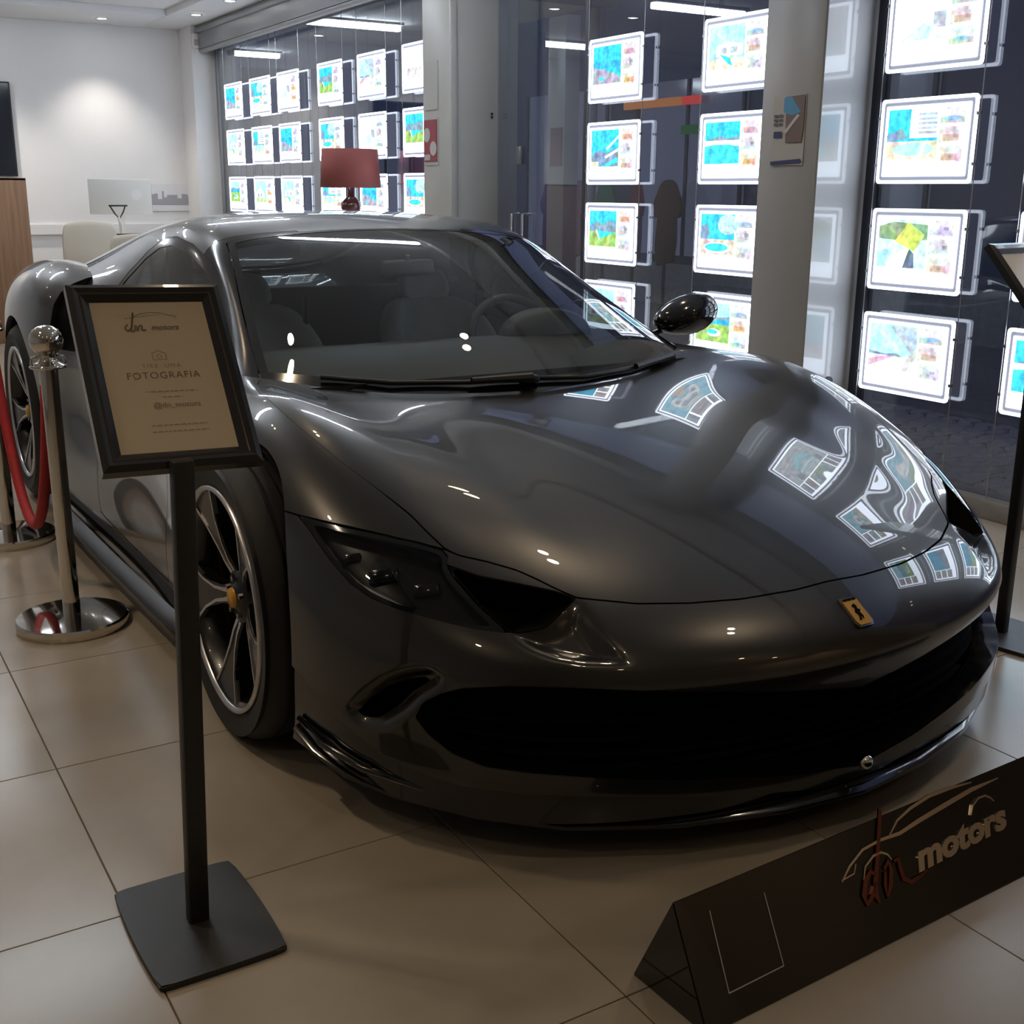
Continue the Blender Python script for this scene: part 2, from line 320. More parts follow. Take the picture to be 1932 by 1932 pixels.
def garment(x, y, z, h, w_, c, nm, lab):
    bm = bmesh.new(); P_ = [(-.10, .06), (-.13, .30), (-.09, .60), (-.16, .56), (-.20, .70), (-.10, .95), (-.04, 1.0), (.04, 1.0), (.10, .95), (.20, .70), (.16, .56), (.09, .60), (.15, .25), (.12, .0), (.02, .03)]
    add_prism(bm, [(0, u, v * h) for u, v in P_], (.07, 0, 0)); bmesh.ops.bevel(bm, geom=list(bm.edges), offset=.015, segments=1, affect='EDGES')
    o = bmobj(nm, bm, mat(nm + '_cloth', c, .8), None, angle=50); o.location = (x, y, z); o.rotation_euler = (0, 0, random.uniform(-.5, .5)); tag(o, lab, 'dress', 'dresses outside a street shop')
for k, (y, c, q) in enumerate(((11.3, (.22, .03, .04), 'red'), (11.9, (.06, .20, .10), 'green'), (12.5, (.16, .03, .11), 'magenta'), (13.1, (.10, .08, .25), 'violet'), (10.7, (.13, .06, .04), 'rust'))):
    garment(8.5, y, .45, .95, .13, c, 'street_dress', q + ' dress hanging outside the shop across the street')
    bm = bmesh.new(); add_cyl(bm, (8.5, y, -.03), (8.5, y, .5), .02, n=8)
    o = bmobj('dress_stand', bm, M_DKALU); tag(o, 'thin dark stand under the ' + q + ' dress across the street', 'stand', 'dress stands')
# covered part of the pavement outside the rear window, with its own strip lights
cn = empty('street_canopy', (5.2, 12.8, 0), 0, 'flat grey canopy over the pavement outside the rear window', 'canopy')
box('canopy_slab', (-1.0, -3.4, 2.93), (1.6, 4.2, 3.05), M_CEIL, cn); box('canopy_edge', (-1.0, -3.45, 2.87), (1.6, -3.4, 3.08), M_ALU, cn)
for yy in (-3.2, 4.0):
    bm = bmesh.new(); add_cyl(bm, (1.5, yy, -.03), (1.5, yy, 2.93), .05, n=16); bmobj('canopy_post', bm, M_ALU, cn, angle=40)
strip(5.25, 11.80, 2.93, lab='linear strip light under the canopy outside the rear window, close to the glass'); strip(5.35, 15.0, 2.93, lab='linear strip light under the canopy outside, beyond the back wall', ln=.6)
# light grey post beside the doorway with a small notice
ya = float(on_x(1032, 300, 4.75)[1]); yb = float(on_x(1064, 300, 4.75)[1])
dp = empty('street_post', (4.75, (ya + yb) / 2, -.03), 0, 'light grey square post outside the glass door with a small notice', 'post'); hw = abs(ya - yb) / 2
box('post_shaft', (0, -hw, 0), (.12, hw, 2.45), M_PILLAR2, dp, .006); box('post_base', (-.02, -hw - .02, 0), (.14, hw + .02, .12), M_STONE, dp, .004)
box('post_notice', (-.006, -hw * .75, 1.46), (0, hw * .55, 1.72), mat('violet_notice', (.20, .08, .16), .5), dp)
# ================================================================== backlit listing panels in the shop windows
M_ACR = mat('lit_acrylic_edge', (.9, .92, .95), .15, emis=(.78, .85, 1.0), est=3.6)
M_GROOVE = mat('acrylic_groove', (.35, .36, .42), .3, emis=(.55, .57, .72), est=.30)
M_BACKL = emit_mat('backlit_white', (.76, .85, 1.0), 6.0)
M_CABLE = mat('steel_cable', (.55, .56, .58), .3, 1.0)
def print_mat(name, st):
    m = bpy.data.materials.new(name); m.use_nodes = True; N = m.node_tree.nodes; L = m.node_tree.links; N.clear()
    a = N.new('ShaderNodeVertexColor'); a.layer_name = 'ink'; tc = N.new('ShaderNodeTexCoord'); nz = N.new('ShaderNodeTexNoise'); nz.inputs['Scale'].default_value = 38; nz.inputs['Detail'].default_value = 5
    mr = N.new('ShaderNodeMapRange'); mr.inputs[1].default_value = .3; mr.inputs[2].default_value = .7; mr.inputs[3].default_value = .62; mr.inputs[4].default_value = 1.30
    mx = N.new('ShaderNodeVectorMath'); mx.operation = 'SCALE'
    L.new(tc.outputs['Object'], nz.inputs['Vector']); L.new(nz.outputs['Fac'], mr.inputs[0]); n2 = N.new('ShaderNodeTexNoise'); n2.inputs['Scale'].default_value = 16; n2.inputs['Detail'].default_value = 6; L.new(tc.outputs['Object'], n2.inputs['Vector'])
    om = N.new('ShaderNodeMix'); om.data_type = 'RGBA'; om.blend_type = 'OVERLAY'; om.inputs[0].default_value = .55; L.new(a.outputs[0], om.inputs[6]); L.new(n2.outputs['Color'], om.inputs[7])
    L.new(om.outputs[2], mx.inputs[0]); L.new(mr.outputs[0], mx.inputs[3])
    e = N.new('ShaderNodeEmission'); L.new(mx.outputs[0], e.inputs[0]); e.inputs[1].default_value = st
    o = N.new('ShaderNodeOutputMaterial'); L.new(e.outputs[0], o.inputs[0]); return m
M_PRINT = print_mat('backlit_print', 1.75)
def print_mesh(name, polys, w_, h_, x, parent):
    """polys: (points in 0..1, colour) painted bottom to top, each a hair above the last; panel plane is X = x facing -X, u runs toward -Y"""
    V, Fc, C = [], [], []
    for k, (pts, c) in enumerate(polys):
        b = len(V); V += [(x - .0004 * (k + 1), -u * w_, v * h_) for u, v in pts]; Fc.append(tuple(range(b, b + len(pts)))); C.append((c, len(pts)))
    o = pymesh(name, V, Fc, M_PRINT, parent); ca = o.data.color_attributes.new('ink', 'FLOAT_COLOR', 'CORNER'); i = 0
    for c, n in C:
        for _ in range(n): ca.data[i].color = (*c, 1); i += 1
    return o
def ell(cx, cy, rx, ry, n=18): return [(cx + rx * math.cos(2 * math.pi * k / n), cy + ry * math.sin(2 * math.pi * k / n)) for k in range(n)]
def rect(a, b, c, d): return [(a, b), (c, b), (c, d), (a, d)]
SKY, SKYL, POOL, GRASS, SEA, SAND, WHT, GRY, HILL, ROCK = (.05, .52, .86), (.40, .78, .98), (.06, .62, .80), (.30, .50, .14), (.05, .40, .72), (.75, .66, .52), (.92, .94, .97), (.42, .47, .58), (.20, .30, .42), (.36, .36, .44)
SCENES = {
 'coast': [(rect(0,0,1,1), SKY), (rect(0,.42,1,.60), SEA), ([(0,0),(1,0),(1,.12),(.8,.25),(.6,.3),(.35,.40),(.1,.42),(0,.5)], ROCK), (ell(.3,.14,.10,.05), POOL)],
 'balcony': [(rect(0,0,1,1), SKY), ([(0,.35),(.3,.45),(.55,.38),(1,.5),(1,0),(0,0)], HILL), ([(.55,.5),(1,.85),(1,.78),(.6,.45)], WHT), ([(.5,.28),(1,.5),(1,.42),(.55,.22)], WHT), ([(.35,0),(.95,.25),(1,.12),(.6,0)], POOL), (rect(0,0,.28,.14), SAND)],
 'lawn': [(rect(0,0,1,1), SKY), ([(0,.55),(.25,.7),(.5,.62),(.8,.74),(1,.66),(1,0),(0,0)], HILL), (rect(0,0,1,.42), GRASS), ([(.30,.45),(.98,.40),(.40,.22)], POOL), ([(.30,.45),(.40,.22),(.38,.18),(.25,.46)], WHT)],
 'villa': [(rect(0,0,1,1), SKYL), ([(0,.2),(.4,.3),(1,.22),(1,0),(0,0)], SAND), ([(.2,.3),(.2,.55),(.5,.62),(.95,.55),(.95,.3)], WHT), (rect(.35,.36,.5,.5), GRY), (rect(.6,.36,.8,.5), GRY), ([(.3,.36),(.6,.25),(.7,.05),(.58,.1)], POOL)],
 'infinity': [(rect(0,0,1,1), SKY), ([(0,.55),(.2,.62),(.45,.66),(.7,.6),(1,.66),(1,.4),(0,.4)], HILL), (rect(0,.42,1,.56), WHT), ([(0,.42),(.25,.46),(.7,.46),(1,.40),(1,0),(.2,0),(0,.1)], POOL)],
 'round_pool': [(rect(0,0,1,1), SKY), (ell(.8,.75,.3,.25), (.45,.62,.66)), ([(0,.7),(.2,.75),(.3,.5),(.1,.3),(0,.3)], HILL), (rect(0,0,1,.38), (.66,.55,.50)), (ell(.5,.17,.40,.13), WHT), (ell(.5,.18,.34,.10), POOL)],
 'beach': [(rect(0,0,1,1), SKYL), (rect(0,.45,1,.62), SEA), (rect(0,0,1,.46), GRASS), (ell(.55,.24,.2,.10), WHT), (ell(.5,.26,.15,.06), POOL), ([(0,.62),(.3,.7),(.7,.64),(1,.68),(1,.58),(0,.58)], HILL)],
 'terrace': [(rect(0,0,1,1), SKYL), ([(0,.4),(.35,.36),(.6,.40),(.7,.33),(0,.3)], HILL), (rect(0,0,1,.33), (.80,.78,.78)), ([(0,.2),(.4,.33),(.55,.33),(0,.05)], (.60,.42,.52)), ([(.45,.95),(1,1),(1,.6),(.9,.42)], GRY), ([(.62,.05),(1,.55),(1,.4),(.85,.05)], (.55,.56,.58))],
 'tower': [(rect(0,0,1,1), SKY), (rect(.45,.42,1,1), (.78,.84,.90))] + [(rect(.62, .5 + .09 * k, .98, .55 + .09 * k), GRY) for k in range(5)] + [([(0,.5),(.3,.62),(.42,.42),(0,.35)], HILL), (rect(0,0,1,.36), SAND), (ell(.55,.20,.40,.13), (.40,.88,.90))],
 'garden': [(rect(0,0,1,1), (.55,.74,.88)), ([(0,.85),(.3,.95),(1,.9),(1,.6),(.6,.55),(0,.6)], (.22,.33,.20)), ([(.35,.55),(.6,.95),(.95,.7),(.75,.35)], (.50,.60,.14)), ([(.2,0),(.45,.35),(.65,.42),(.72,0)], (.80,.76,.72)), ([(.55,0),(.66,.4),(.76,.3),(.78,0)], (.10,.16,.22)), ([(0,.35),(.3,.4),(.2,0),(0,0)], SKYL)],
 'pool_house': [(rect(0,0,1,1), (.80,.90,.96)), ([(.12,.1),(.12,.75),(.30,.95),(.30,.1)], WHT), (rect(.32,.15,.70,.70), (.72,.76,.86)), ([(.10,.1),(.55,.42),(.9,.1)], (.52,.86,.95)), (rect(.72,.3,.95,.6), GRY)],
 'house': [(rect(0,0,1,1), SKYL), ([(.05,.2),(.05,.5),(.4,.68),(.75,.5),(.75,.2)], WHT), (rect(.2,.25,.32,.42), GRY), (rect(.45,.25,.6,.42), GRY), (rect(0,0,1,.22), (.45,.60,.35))],
 'interior': [(rect(0,0,1,1), (.78,.78,.82)), (rect(.1,.1,.9,.35), (.60,.58,.60)), (rect(.3,.45,.7,.85), (.70,.82,.92)), ([(0,0),(.5,.12),(1,0)], (.72,.66,.58))],
}
THUMB = [[(rect(0,0,1,1), (.80,.82,.86)), (rect(.1,.1,.7,.5), (.62,.62,.68)), (rect(.55,.5,.8,.8), (.45,.55,.66))],
         [(rect(0,0,1,1), (.82,.84,.88)), ([(.05,.1),(.5,.7),(.95,.1)], (.62,.70,.80)), (rect(.6,.4,.8,.6), (.38,.44,.52))],
         [(rect(0,0,1,1), (.86,.82,.76)), (rect(.2,.15,.9,.55), (.78,.52,.28)), (rect(.1,.6,.5,.9), (.88,.80,.70))],
         [(rect(0,0,1,1), (.80,.88,.93)), (rect(0,0,1,.35), (.62,.74,.60)), (ell(.5,.3,.35,.15), (.35,.72,.85))],
         [(rect(0,0,1,1), (.84,.78,.78)), (rect(.15,.1,.8,.5), (.66,.50,.46)), (rect(.5,.55,.9,.85), (.75,.82,.90))]]
PW, PH = .475, .335
_edge = {}
def frame_mesh(w_, h_):
    """bright acrylic rim with rounded corners"""
    k = (round(w_, 3), round(h_, 3))
    if k in _edge: return _edge[k]
    def rr(a, b, r, n=4):
        out = []
        for cx, cy, s in ((a - r, b - r, 0), (-a + r, b - r, 1), (-a + r, -b + r, 2), (a - r, -b + r, 3)):
            out += [(cx + r * math.cos((s + t / n) * math.pi / 2), cy + r * math.sin((s + t / n) * math.pi / 2)) for t in range(n + 1)]
        return out
    bm = bmesh.new(); A = rr(w_ / 2, h_ / 2, .016); B = rr(w_ / 2 - .013, h_ / 2 - .013, .010); n = len(A)
    va = [[bm.verts.new((x, p[0], p[1])) for p in P] for P, x in ((A, .004), (A, -.004), (B, -.004), (B, .004))]
    for i in range(4):
        for k2 in range(n): bm.faces.new((va[i][k2], va[i][(k2 + 1) % n], va[(i + 1) % 4][(k2 + 1) % n], va[(i + 1) % 4][k2]))
    bmesh.ops.recalc_face_normals(bm, faces=bm.faces); me = bpy.data.meshes.new('panel_rim'); bm.to_mesh(me); bm.free(); me.materials.append(M_ACR); _edge[k] = me; return me
_rng = random.Random(11)
def listing(y0, y1, z0, z1, scene, label, group='backlit listing panels', x=4.0, lod=0):
    w_, h_ = abs(y1 - y0), z1 - z0; t = empty('listing_panel', (x, (y0 + y1) / 2, (z0 + z1) / 2), 0, label, 'display panel', group)
    link(bpy.data.objects.new('panel_rim', frame_mesh(w_, h_)), t)
    box('panel_groove', (-.001, -w_ / 2 + .012, -h_ / 2 + .012), (.003, w_ / 2 - .012, h_ / 2 - .012), M_GROOVE, t)
    iw, ih = w_ - .058, h_ - .058
    bl = box('backlight', (-.006, -iw / 2, -ih / 2), (-.0015, iw / 2, ih / 2), M_BACKL, t, .0015, 1)
    u0, u1, v0, v1 = -.46, .15, -.26, .45
    P = [([(u0 + (u1 - u0) * a, v0 + (v1 - v0) * b) for a, b in pts], c) for pts, c in SCENES[scene]]
    print_mesh('main_photo', P, iw, ih, -.0062, bl)
    for k in range(3):
        T = [(p_, tuple(q * .70 for q in c_)) for p_, c_ in THUMB[_rng.randrange(5)]]; a0, a1, b1 = .17, .45, .45 - k * .265; b0 = b1 - .225
        print_mesh('small_photo', [([(a0 + (a1 - a0) * a, b0 + (b1 - b0) * b) for a, b in pts], c) for pts, c in T], iw, ih, -.0062, bl)
    for yy in (-w_ / 2 - .006, w_ / 2 + .006):
        for zz in (-h_ * .28, h_ * .28): box('cable_clip', (-.005, yy - .008, zz - .006), (.005, yy + .008, zz + .006), M_CABLE, t)
    return t
ROWS = [(1.735, 2.07), (1.297, 1.632), (.862, 1.197), (.428, .763)]
RN = ['top row', 'second row', 'third row', 'lowest row']
def hang(y, lab):
    bm = bmesh.new(); add_cyl(bm, (4.0, y, .08), (4.0, y, 2.85), .0022, n=6); o = bmobj('hanging_cable', bm, M_CABLE); tag(o, lab, 'cable', 'thin panel cables')
for col, (ya, yb), sc, where in (('A', (3.622, 3.146), ('pool_house', 'tower', 'garden', 'terrace'), 'beside the grey pillar'),
                                 ('E', (2.90, 2.42), ('villa', 'house', 'interior', 'infinity'), 'one column on from the grey pillar'),
                                 ('G', (2.18, 1.70), ('beach', 'coast', 'lawn', 'balcony'), 'two columns on from the grey pillar'),
                                 ('C', (4.785, 4.31), ('villa', 'infinity', 'round_pool', 'beach'), 'on the door side of the grey pillar'),
                                 ('B', (5.77, 5.285), ('coast', 'balcony', 'lawn', 'house'), 'beside the glass door')):
    for r, (z0, z1) in enumerate(ROWS):
        listing(yb, ya, z0, z1, sc[r], 'backlit panel with %s photo, %s, %s' % (sc[r].replace('_', ' '), RN[r], where))
    for yy, q in ((ya + .012, 'rear'), (yb - .012, 'front')): hang(yy, 'thin cable, %s edge of the panels %s' % (q, where))
DY = [(12.18, 11.66), (11.43, 10.88), (10.69, 10.17), (9.74, 9.23), (8.93, 8.43), (8.14, 7.62)]
ORD = ['nearest the back wall', 'second from the back wall', 'third from the back wall', 'fourth from the back wall', 'fifth from the back wall', 'next to the square pillar']
RD = [(1.935, 2.268), (1.495, 1.832), (1.045, 1.380), (.61, .945)]
_keys = list(SCENES)
for c, (ya, yb) in enumerate(DY):
    for r, (z0, z1) in enumerate(RD):
        if r == 3 and c not in (4, 5): continue
        listing(yb, ya, z0, z1, _keys[(c * 5 + r * 3) % len(_keys)], 'backlit panel in the long rear window, %s, column %s' % (RN[r], ORD[c]), 'backlit listing panels in the rear window')
    for yy, q in ((ya + .012, 'rear'), (yb - .012, 'front')): hang(yy, 'thin cable at the %s edge of the rear window panels %s' % (q, ORD[c]))
# ================================================================== car
XC, YA = 1.732, 2.53
M_PAINT = mat('car_paint_dark_grey', (0.038, 0.0365, 0.034), 0.30, 0.7, 1.0, 0.5, coat_rough=0.012)
M_GLOSSB = mat('gloss_black', (0.006, 0.006, 0.007), 0.12, 0.0, 0.6)
M_SATB = mat('satin_black', (0.010, 0.010, 0.011), 0.45)
M_MATB = mat('matte_black', (0.004, 0.004, 0.004), 0.9, spec=0.1)
M_TYRE = noise_mat('tyre_rubber', (0.010, 0.010, 0.010), (0.016, 0.016, 0.016), 30, (0.55, 0.7))
M_SILV = mat('machined_alloy', (0.62, 0.61, 0.62), 0.28, 1.0)
M_DKALLOY = mat('dark_alloy', (0.005, 0.005, 0.006), 0.3, 0.0, 0.3)
M_YEL = mat('brake_yellow', (0.75, 0.36, 0.01), 0.35, 0.0, 0.4)
M_CHROME = mat('chrome', (0.75, 0.74, 0.72), 0.06, 1.0)
M_STEEL = mat('brushed_steel', (0.35, 0.35, 0.36), 0.3, 1.0)
M_SEAT = noise_mat('seat_leather', (0.36, 0.40, 0.42), (0.44, 0.48, 0.50), 12, (0.45, 0.55), 0.05)
M_CABIN = mat('cabin_black', (0.012, 0.012, 0.013), 0.55)
M_WIND = glass_mat('windshield_glass', (0.84, 0.90, 0.90), 1.5)
M_SIDEG = glass_mat('tinted_side_glass', (0.18, 0.19, 0.19), 1.5, gain=2.0)
M_LENS = glass_mat('lamp_lens', (0.70, 0.73, 0.75), 1.5, gain=.8)

class Surf:
    def __init__(s, V, N, F): s.V, s.N, s.F = np.asarray(V, float), np.asarray(N, float), F
def subdivide(cv, cf, lev, crease=None):
    me = bpy.data.meshes.new('cage'); me.from_pydata(cv, [], cf); me.update()
    if crease:
        at = me.attributes.new('crease_edge', 'FLOAT', 'EDGE'); key = {tuple(sorted(e.vertices)): e.index for e in me.edges}
        for k, c in crease.items():
            i = key.get(tuple(sorted(k)))
            if i is not None: at.data[i].value = c
    o = bpy.data.objects.new('cage', me); COL.objects.link(o)
    md = o.modifiers.new('s', 'SUBSURF'); md.levels = lev; md.render_levels = lev; md.boundary_smooth = 'ALL'
    ev = o.evaluated_get(bpy.context.evaluated_depsgraph_get()); m2 = ev.to_mesh()
    n = len(m2.vertices); V = np.empty(n * 3); m2.vertices.foreach_get('co', V)
    F = np.empty(len(m2.polygons) * 4, int); m2.loops.foreach_get('vertex_index', F)
    V = V.reshape(-1, 3); F = [tuple(q) for q in F.reshape(-1, 4).tolist()]
    ev.to_mesh_clear(); bpy.data.objects.remove(o); bpy.data.meshes.remove(me)
    return Surf(V, vnormals(V, F), F)
def vnormals(V, F):
    A = np.array([f if len(f) == 4 else (f + (f[-1],))[:4] for f in F if len(f) in (3, 4)])
    n = np.cross(V[A[:, 2]] - V[A[:, 0]], V[A[:, 3]] - V[A[:, 1]])
    N = np.zeros_like(V)
    for k in range(4): np.add.at(N, A[:, k], n)
    l = np.linalg.norm(N, axis=1); l[l == 0] = 1
    return N / l[:, None]
def clip(S, f):
    """keep the part of S where f <= 0, cut cleanly along f = 0"""
    val = f(S.V); ins = val <= 0; newp, newn, ed, F = [], [], {}, []; n0 = len(S.V); insl = ins.tolist(); vl = val.tolist()
    def cut(a, b):
        k = (a, b) if a < b else (b, a)
        if k not in ed:
            t = vl[k[0]] / (vl[k[0]] - vl[k[1]]); ed[k] = n0 + len(newp)
            newp.append(S.V[k[0]] * (1 - t) + S.V[k[1]] * t); newn.append(S.N[k[0]] * (1 - t) + S.N[k[1]] * t)
        return ed[k]
    for fc in S.F:
        c = sum(insl[i] for i in fc)
        if c == len(fc): F.append(fc)
        elif c:
            out = []; m = len(fc)
            for j in range(m):
                a, b = fc[j], fc[(j + 1) % m]
                if insl[a]: out.append(a)
                if insl[a] != insl[b]: out.append(cut(a, b))
            if len(out) >= 3: F.append(tuple(out))
    V = np.vstack([S.V, newp]) if newp else S.V; N = np.vstack([S.N, newn]) if newn else S.N
    used = sorted({i for fc in F for i in fc}); mp = {u: i for i, u in enumerate(used)}
    N = N[used]; l = np.linalg.norm(N, axis=1); l[l == 0] = 1
    return Surf(V[used], N / l[:, None], [tuple(mp[i] for i in fc) for fc in F])
def both(S, f): return clip(S, f), clip(S, lambda V: -f(V))
def OR(*fs): return lambda V: np.minimum.reduce([f(V) for f in fs])
def AND(*fs): return lambda V: np.maximum.reduce([f(V) for f in fs])
def NOT(f, d=0.0): return lambda V: -f(V) + d
def GROW(f, d): return lambda V: f(V) - d
def sdpoly(P, poly):
    poly = np.asarray(poly, float); a = poly; b = np.roll(poly, -1, 0); d2 = np.full(len(P), 1e18); ins = np.zeros(len(P), bool)
    for p, q in zip(a, b):
        e = q - p; w_ = P - p; t = np.clip((w_ @ e) / (e @ e), 0, 1); d = w_ - t[:, None] * e; d2 = np.minimum(d2, (d * d).sum(1))
        c = (p[1] > P[:, 1]) != (q[1] > P[:, 1])
        with np.errstate(divide='ignore', invalid='ignore'): xi = (q[0] - p[0]) * (P[:, 1] - p[1]) / (q[1] - p[1]) + p[0]
        ins ^= c & (P[:, 0] < xi)
    d = np.sqrt(d2); return np.where(ins, -d, d)
def carpx(V):
    L = V.copy(); L[:, 0] = -np.abs(L[:, 0]); return project(L + np.array([XC, YA, 0]))
def PX(poly, ymax=0.6): return lambda V: np.maximum(sdpoly(carpx(V), poly), (V[:, 1] - ymax) * 800)
def TOP(poly): return lambda V: sdpoly(np.stack([np.abs(V[:, 0]), V[:, 1]], 1), poly)
def SIDE(poly): return lambda V: sdpoly(np.stack([V[:, 1], V[:, 2]], 1), poly)
def sgn(s): return lambda V: -s * V[:, 0]
def disc(y, z, r): return lambda V: np.maximum(np.hypot(V[:, 1] - y, V[:, 2] - z) - r, 0.55 - np.abs(V[:, 0]))
def smooth01(t): t = np.clip(t, 0, 1); return t * t * (3 - 2 * t)
def part(name, S, m, parent, lip=0.0, offset=0.0):
    """mesh from a surface, its open edges turned inwards by `lip`"""
    V = S.V - S.N * offset; N = S.N; F = list(S.F)
    if lip:
        cnt = {}
        for fc in F:
            for j in range(len(fc)):
                a, b = fc[j], fc[(j + 1) % len(fc)]; k = (a, b) if a < b else (b, a); cnt.setdefault(k, []).append((a, b))
        V = V.tolist(); Nn = N.tolist(); dup = {}
        be = [e[0] for e in cnt.values() if len(e) == 1]; acc = {}
        for a, b in be:
            t = np.array(V[b]) - np.array(V[a]); n = np.cross(t, (N[a] + N[b])); 
            for i in (a, b): acc[i] = acc.get(i, 0) + n
        def dd(i):
            if i not in dup:
                g = acc[i]; l = np.linalg.norm(g); g = g / l if l else N[i]
                dup[i] = (len(V), len(V) + 1); V.append(V[i]); Nn.append(list(g)); V.append((np.array(V[i]) - N[i] * lip).tolist()); Nn.append(list(g))
            return dup[i]
        for a, b in be:
            pa, pb = dd(a), dd(b); F.append((pb[0], pa[0], pa[1], pb[1]))
        N = np.array(Nn)
    return pymesh(name, V, F, m, parent, True, N)

def half_to_full(P, F):
    """mirror a half cage across x=0, welding the centre line"""
    V = [tuple(p) for p in P]; mp = {}
    for i, p in enumerate(P):
        if abs(p[0]) < 1e-6: mp[i] = i
        else: mp[i] = len(V); V.append((-p[0], p[1], p[2]))
    return V, list(F) + [tuple(mp[i] for i in f[::-1]) for f in F], mp

# ---------------------------------------------------------------- lower body cage (half)
BR = [
 [(0,-1.045,.432),(.25,-1.02,.434),(.47,-.955,.438),(.65,-.845,.443),(.79,-.705,.448),(.88,-.56,.448),(.905,-.55,.38),(.915,-.545,.30),(.915,-.54,.21),(.89,-.54,.10)],
 [(0,-.915,.507),(.25,-.89,.509),(.46,-.825,.511),(.64,-.72,.527),(.79,-.585,.553),(.90,-.43,.55),(.935,-.41,.455),(.945,-.40,.35),(.945,-.40,.24),(.915,-.40,.10)],
 [(0,-.70,.58),(.25,-.68,.583),(.45,-.625,.583),(.625,-.535,.607),(.78,-.405,.652),(.905,-.26,.635),(.955,-.22,.52),(.965,-.22,.39),(.965,-.22,.25),(.935,-.22,.1)],
 [(0,-.42,.645),(.25,-.40,.648),(.45,-.36,.650),(.62,-.285,.686),(.77,-.18,.752),(.90,-.05,.715),(.96,0,.57),(.97,0,.42),(.97,0,.27),(.94,0,.1)],
 [(0,-.12,.695),(.25,-.10,.701),(.44,-.06,.708),(.615,.0,.742),(.76,.08,.808),(.895,.2,.755),(.955,.22,.59),(.965,.22,.42),(.965,.22,.26),(.93,.22,.1)],
 [(0,.2,.732),(.25,.22,.737),(.44,.26,.743),(.615,.32,.758),(.755,.38,.783),(.885,.45,.742),(.94,.45,.60),(.935,.45,.43),(.95,.45,.27),(.93,.45,.1)],
 [(0,.7,.76),(.25,.71,.765),(.43,.74,.765),(.60,.8,.77),(.75,.82,.778),(.87,.85,.745),(.91,.85,.61),(.885,.85,.44),(.935,.85,.28),(.92,.85,.1)],
 [(0,1.3,.78),(.25,1.3,.785),(.43,1.32,.79),(.60,1.35,.80),(.745,1.35,.80),(.86,1.35,.77),(.905,1.35,.63),(.86,1.35,.46),(.935,1.35,.29),(.925,1.35,.1)],
 [(0,1.75,.80),(.25,1.75,.805),(.43,1.75,.81),(.60,1.75,.84),(.74,1.75,.845),(.85,1.75,.80),(.905,1.75,.66),(.85,1.75,.48),(.945,1.75,.30),(.935,1.75,.1)],
 [(0,2.05,.83),(.25,2.05,.835),(.43,2.05,.845),(.62,2.05,.895),(.77,2.03,.92),(.905,2.05,.885),(.965,2.05,.74),(.945,2.05,.54),(.965,2.05,.31),(.94,2.05,.1)],
 [(0,2.4,.86),(.25,2.4,.87),(.45,2.4,.89),(.64,2.4,.945),(.80,2.4,.995),(.935,2.4,.93),(.985,2.4,.77),(.985,2.4,.55),(.975,2.4,.33),(.945,2.4,.1)],
 [(0,2.8,.88),(.25,2.8,.885),(.45,2.8,.90),(.64,2.8,.95),(.80,2.8,.99),(.94,2.8,.91),(.988,2.8,.76),(.985,2.8,.55),(.975,2.8,.33),(.94,2.8,.1)],
 [(0,3.2,.90),(.25,3.2,.905),(.45,3.2,.915),(.62,3.2,.935),(.77,3.2,.935),(.89,3.2,.86),(.935,3.2,.72),(.93,3.2,.53),(.91,3.2,.35),(.87,3.2,.15)],
 [(0,3.44,.91),(.25,3.44,.91),(.45,3.43,.905),(.60,3.42,.90),(.73,3.40,.88),(.82,3.38,.82),(.85,3.37,.70),(.84,3.37,.53),(.81,3.38,.38),(.75,3.38,.2)],
 [(0,3.50,.80),(.25,3.50,.80),(.44,3.49,.79),(.57,3.48,.78),(.68,3.46,.77),(.74,3.45,.74),(.76,3.44,.66),(.75,3.44,.53),(.72,3.44,.42),(.68,3.44,.3)],
]
BF = [
 [(0,-1.082,.378),(.25,-1.056,.378),(.48,-.987,.378),(.665,-.875,.379),(.80,-.73,.38)],
 [(0,-1.025,.30),(.25,-1.005,.30),(.48,-.945,.30),(.67,-.85,.30),(.81,-.72,.30)],
 [(0,-1.062,.20),(.25,-1.04,.2),(.49,-.98,.2),(.68,-.875,.205),(.815,-.73,.21)],
 [(0,-1.045,.10),(.25,-1.025,.1),(.48,-.965,.1),(.675,-.87,.1),(.81,-.725,.1)],
]
def build_body_cage():
    P = []; idx = []
    for r in BR: idx.append([len(P) + k for k in range(10)]); P += r
    F = []
    for i in range(len(BR) - 1):
        for j in range(9): F.append((idx[i][j], idx[i][j + 1], idx[i + 1][j + 1], idx[i + 1][j]))
    fr = [idx[0][:6]]
    for k, r in enumerate(BF):
        fr.append([len(P) + q for q in range(5)] + [idx[0][6 + k]]); P += r
    for i in range(4):
        for j in range(5): F.append((fr[i + 1][j], fr[i + 1][j + 1], fr[i][j + 1], fr[i][j]))
    return P, F, idx, fr
_P, _F, _idx, _fr = build_body_cage()
_v, _f, _mp = half_to_full(_P, _F)
_cr = {}
def crease_line(ids, c):
    for a, b in zip(ids[:-1], ids[1:]):
        _cr[(a, b)] = c; _cr[(_mp[a], _mp[b])] = c
crease_line([_idx[i][5] for i in range(5, 9)], 0.35)
BODY = subdivide(_v, _f, 4, _cr)

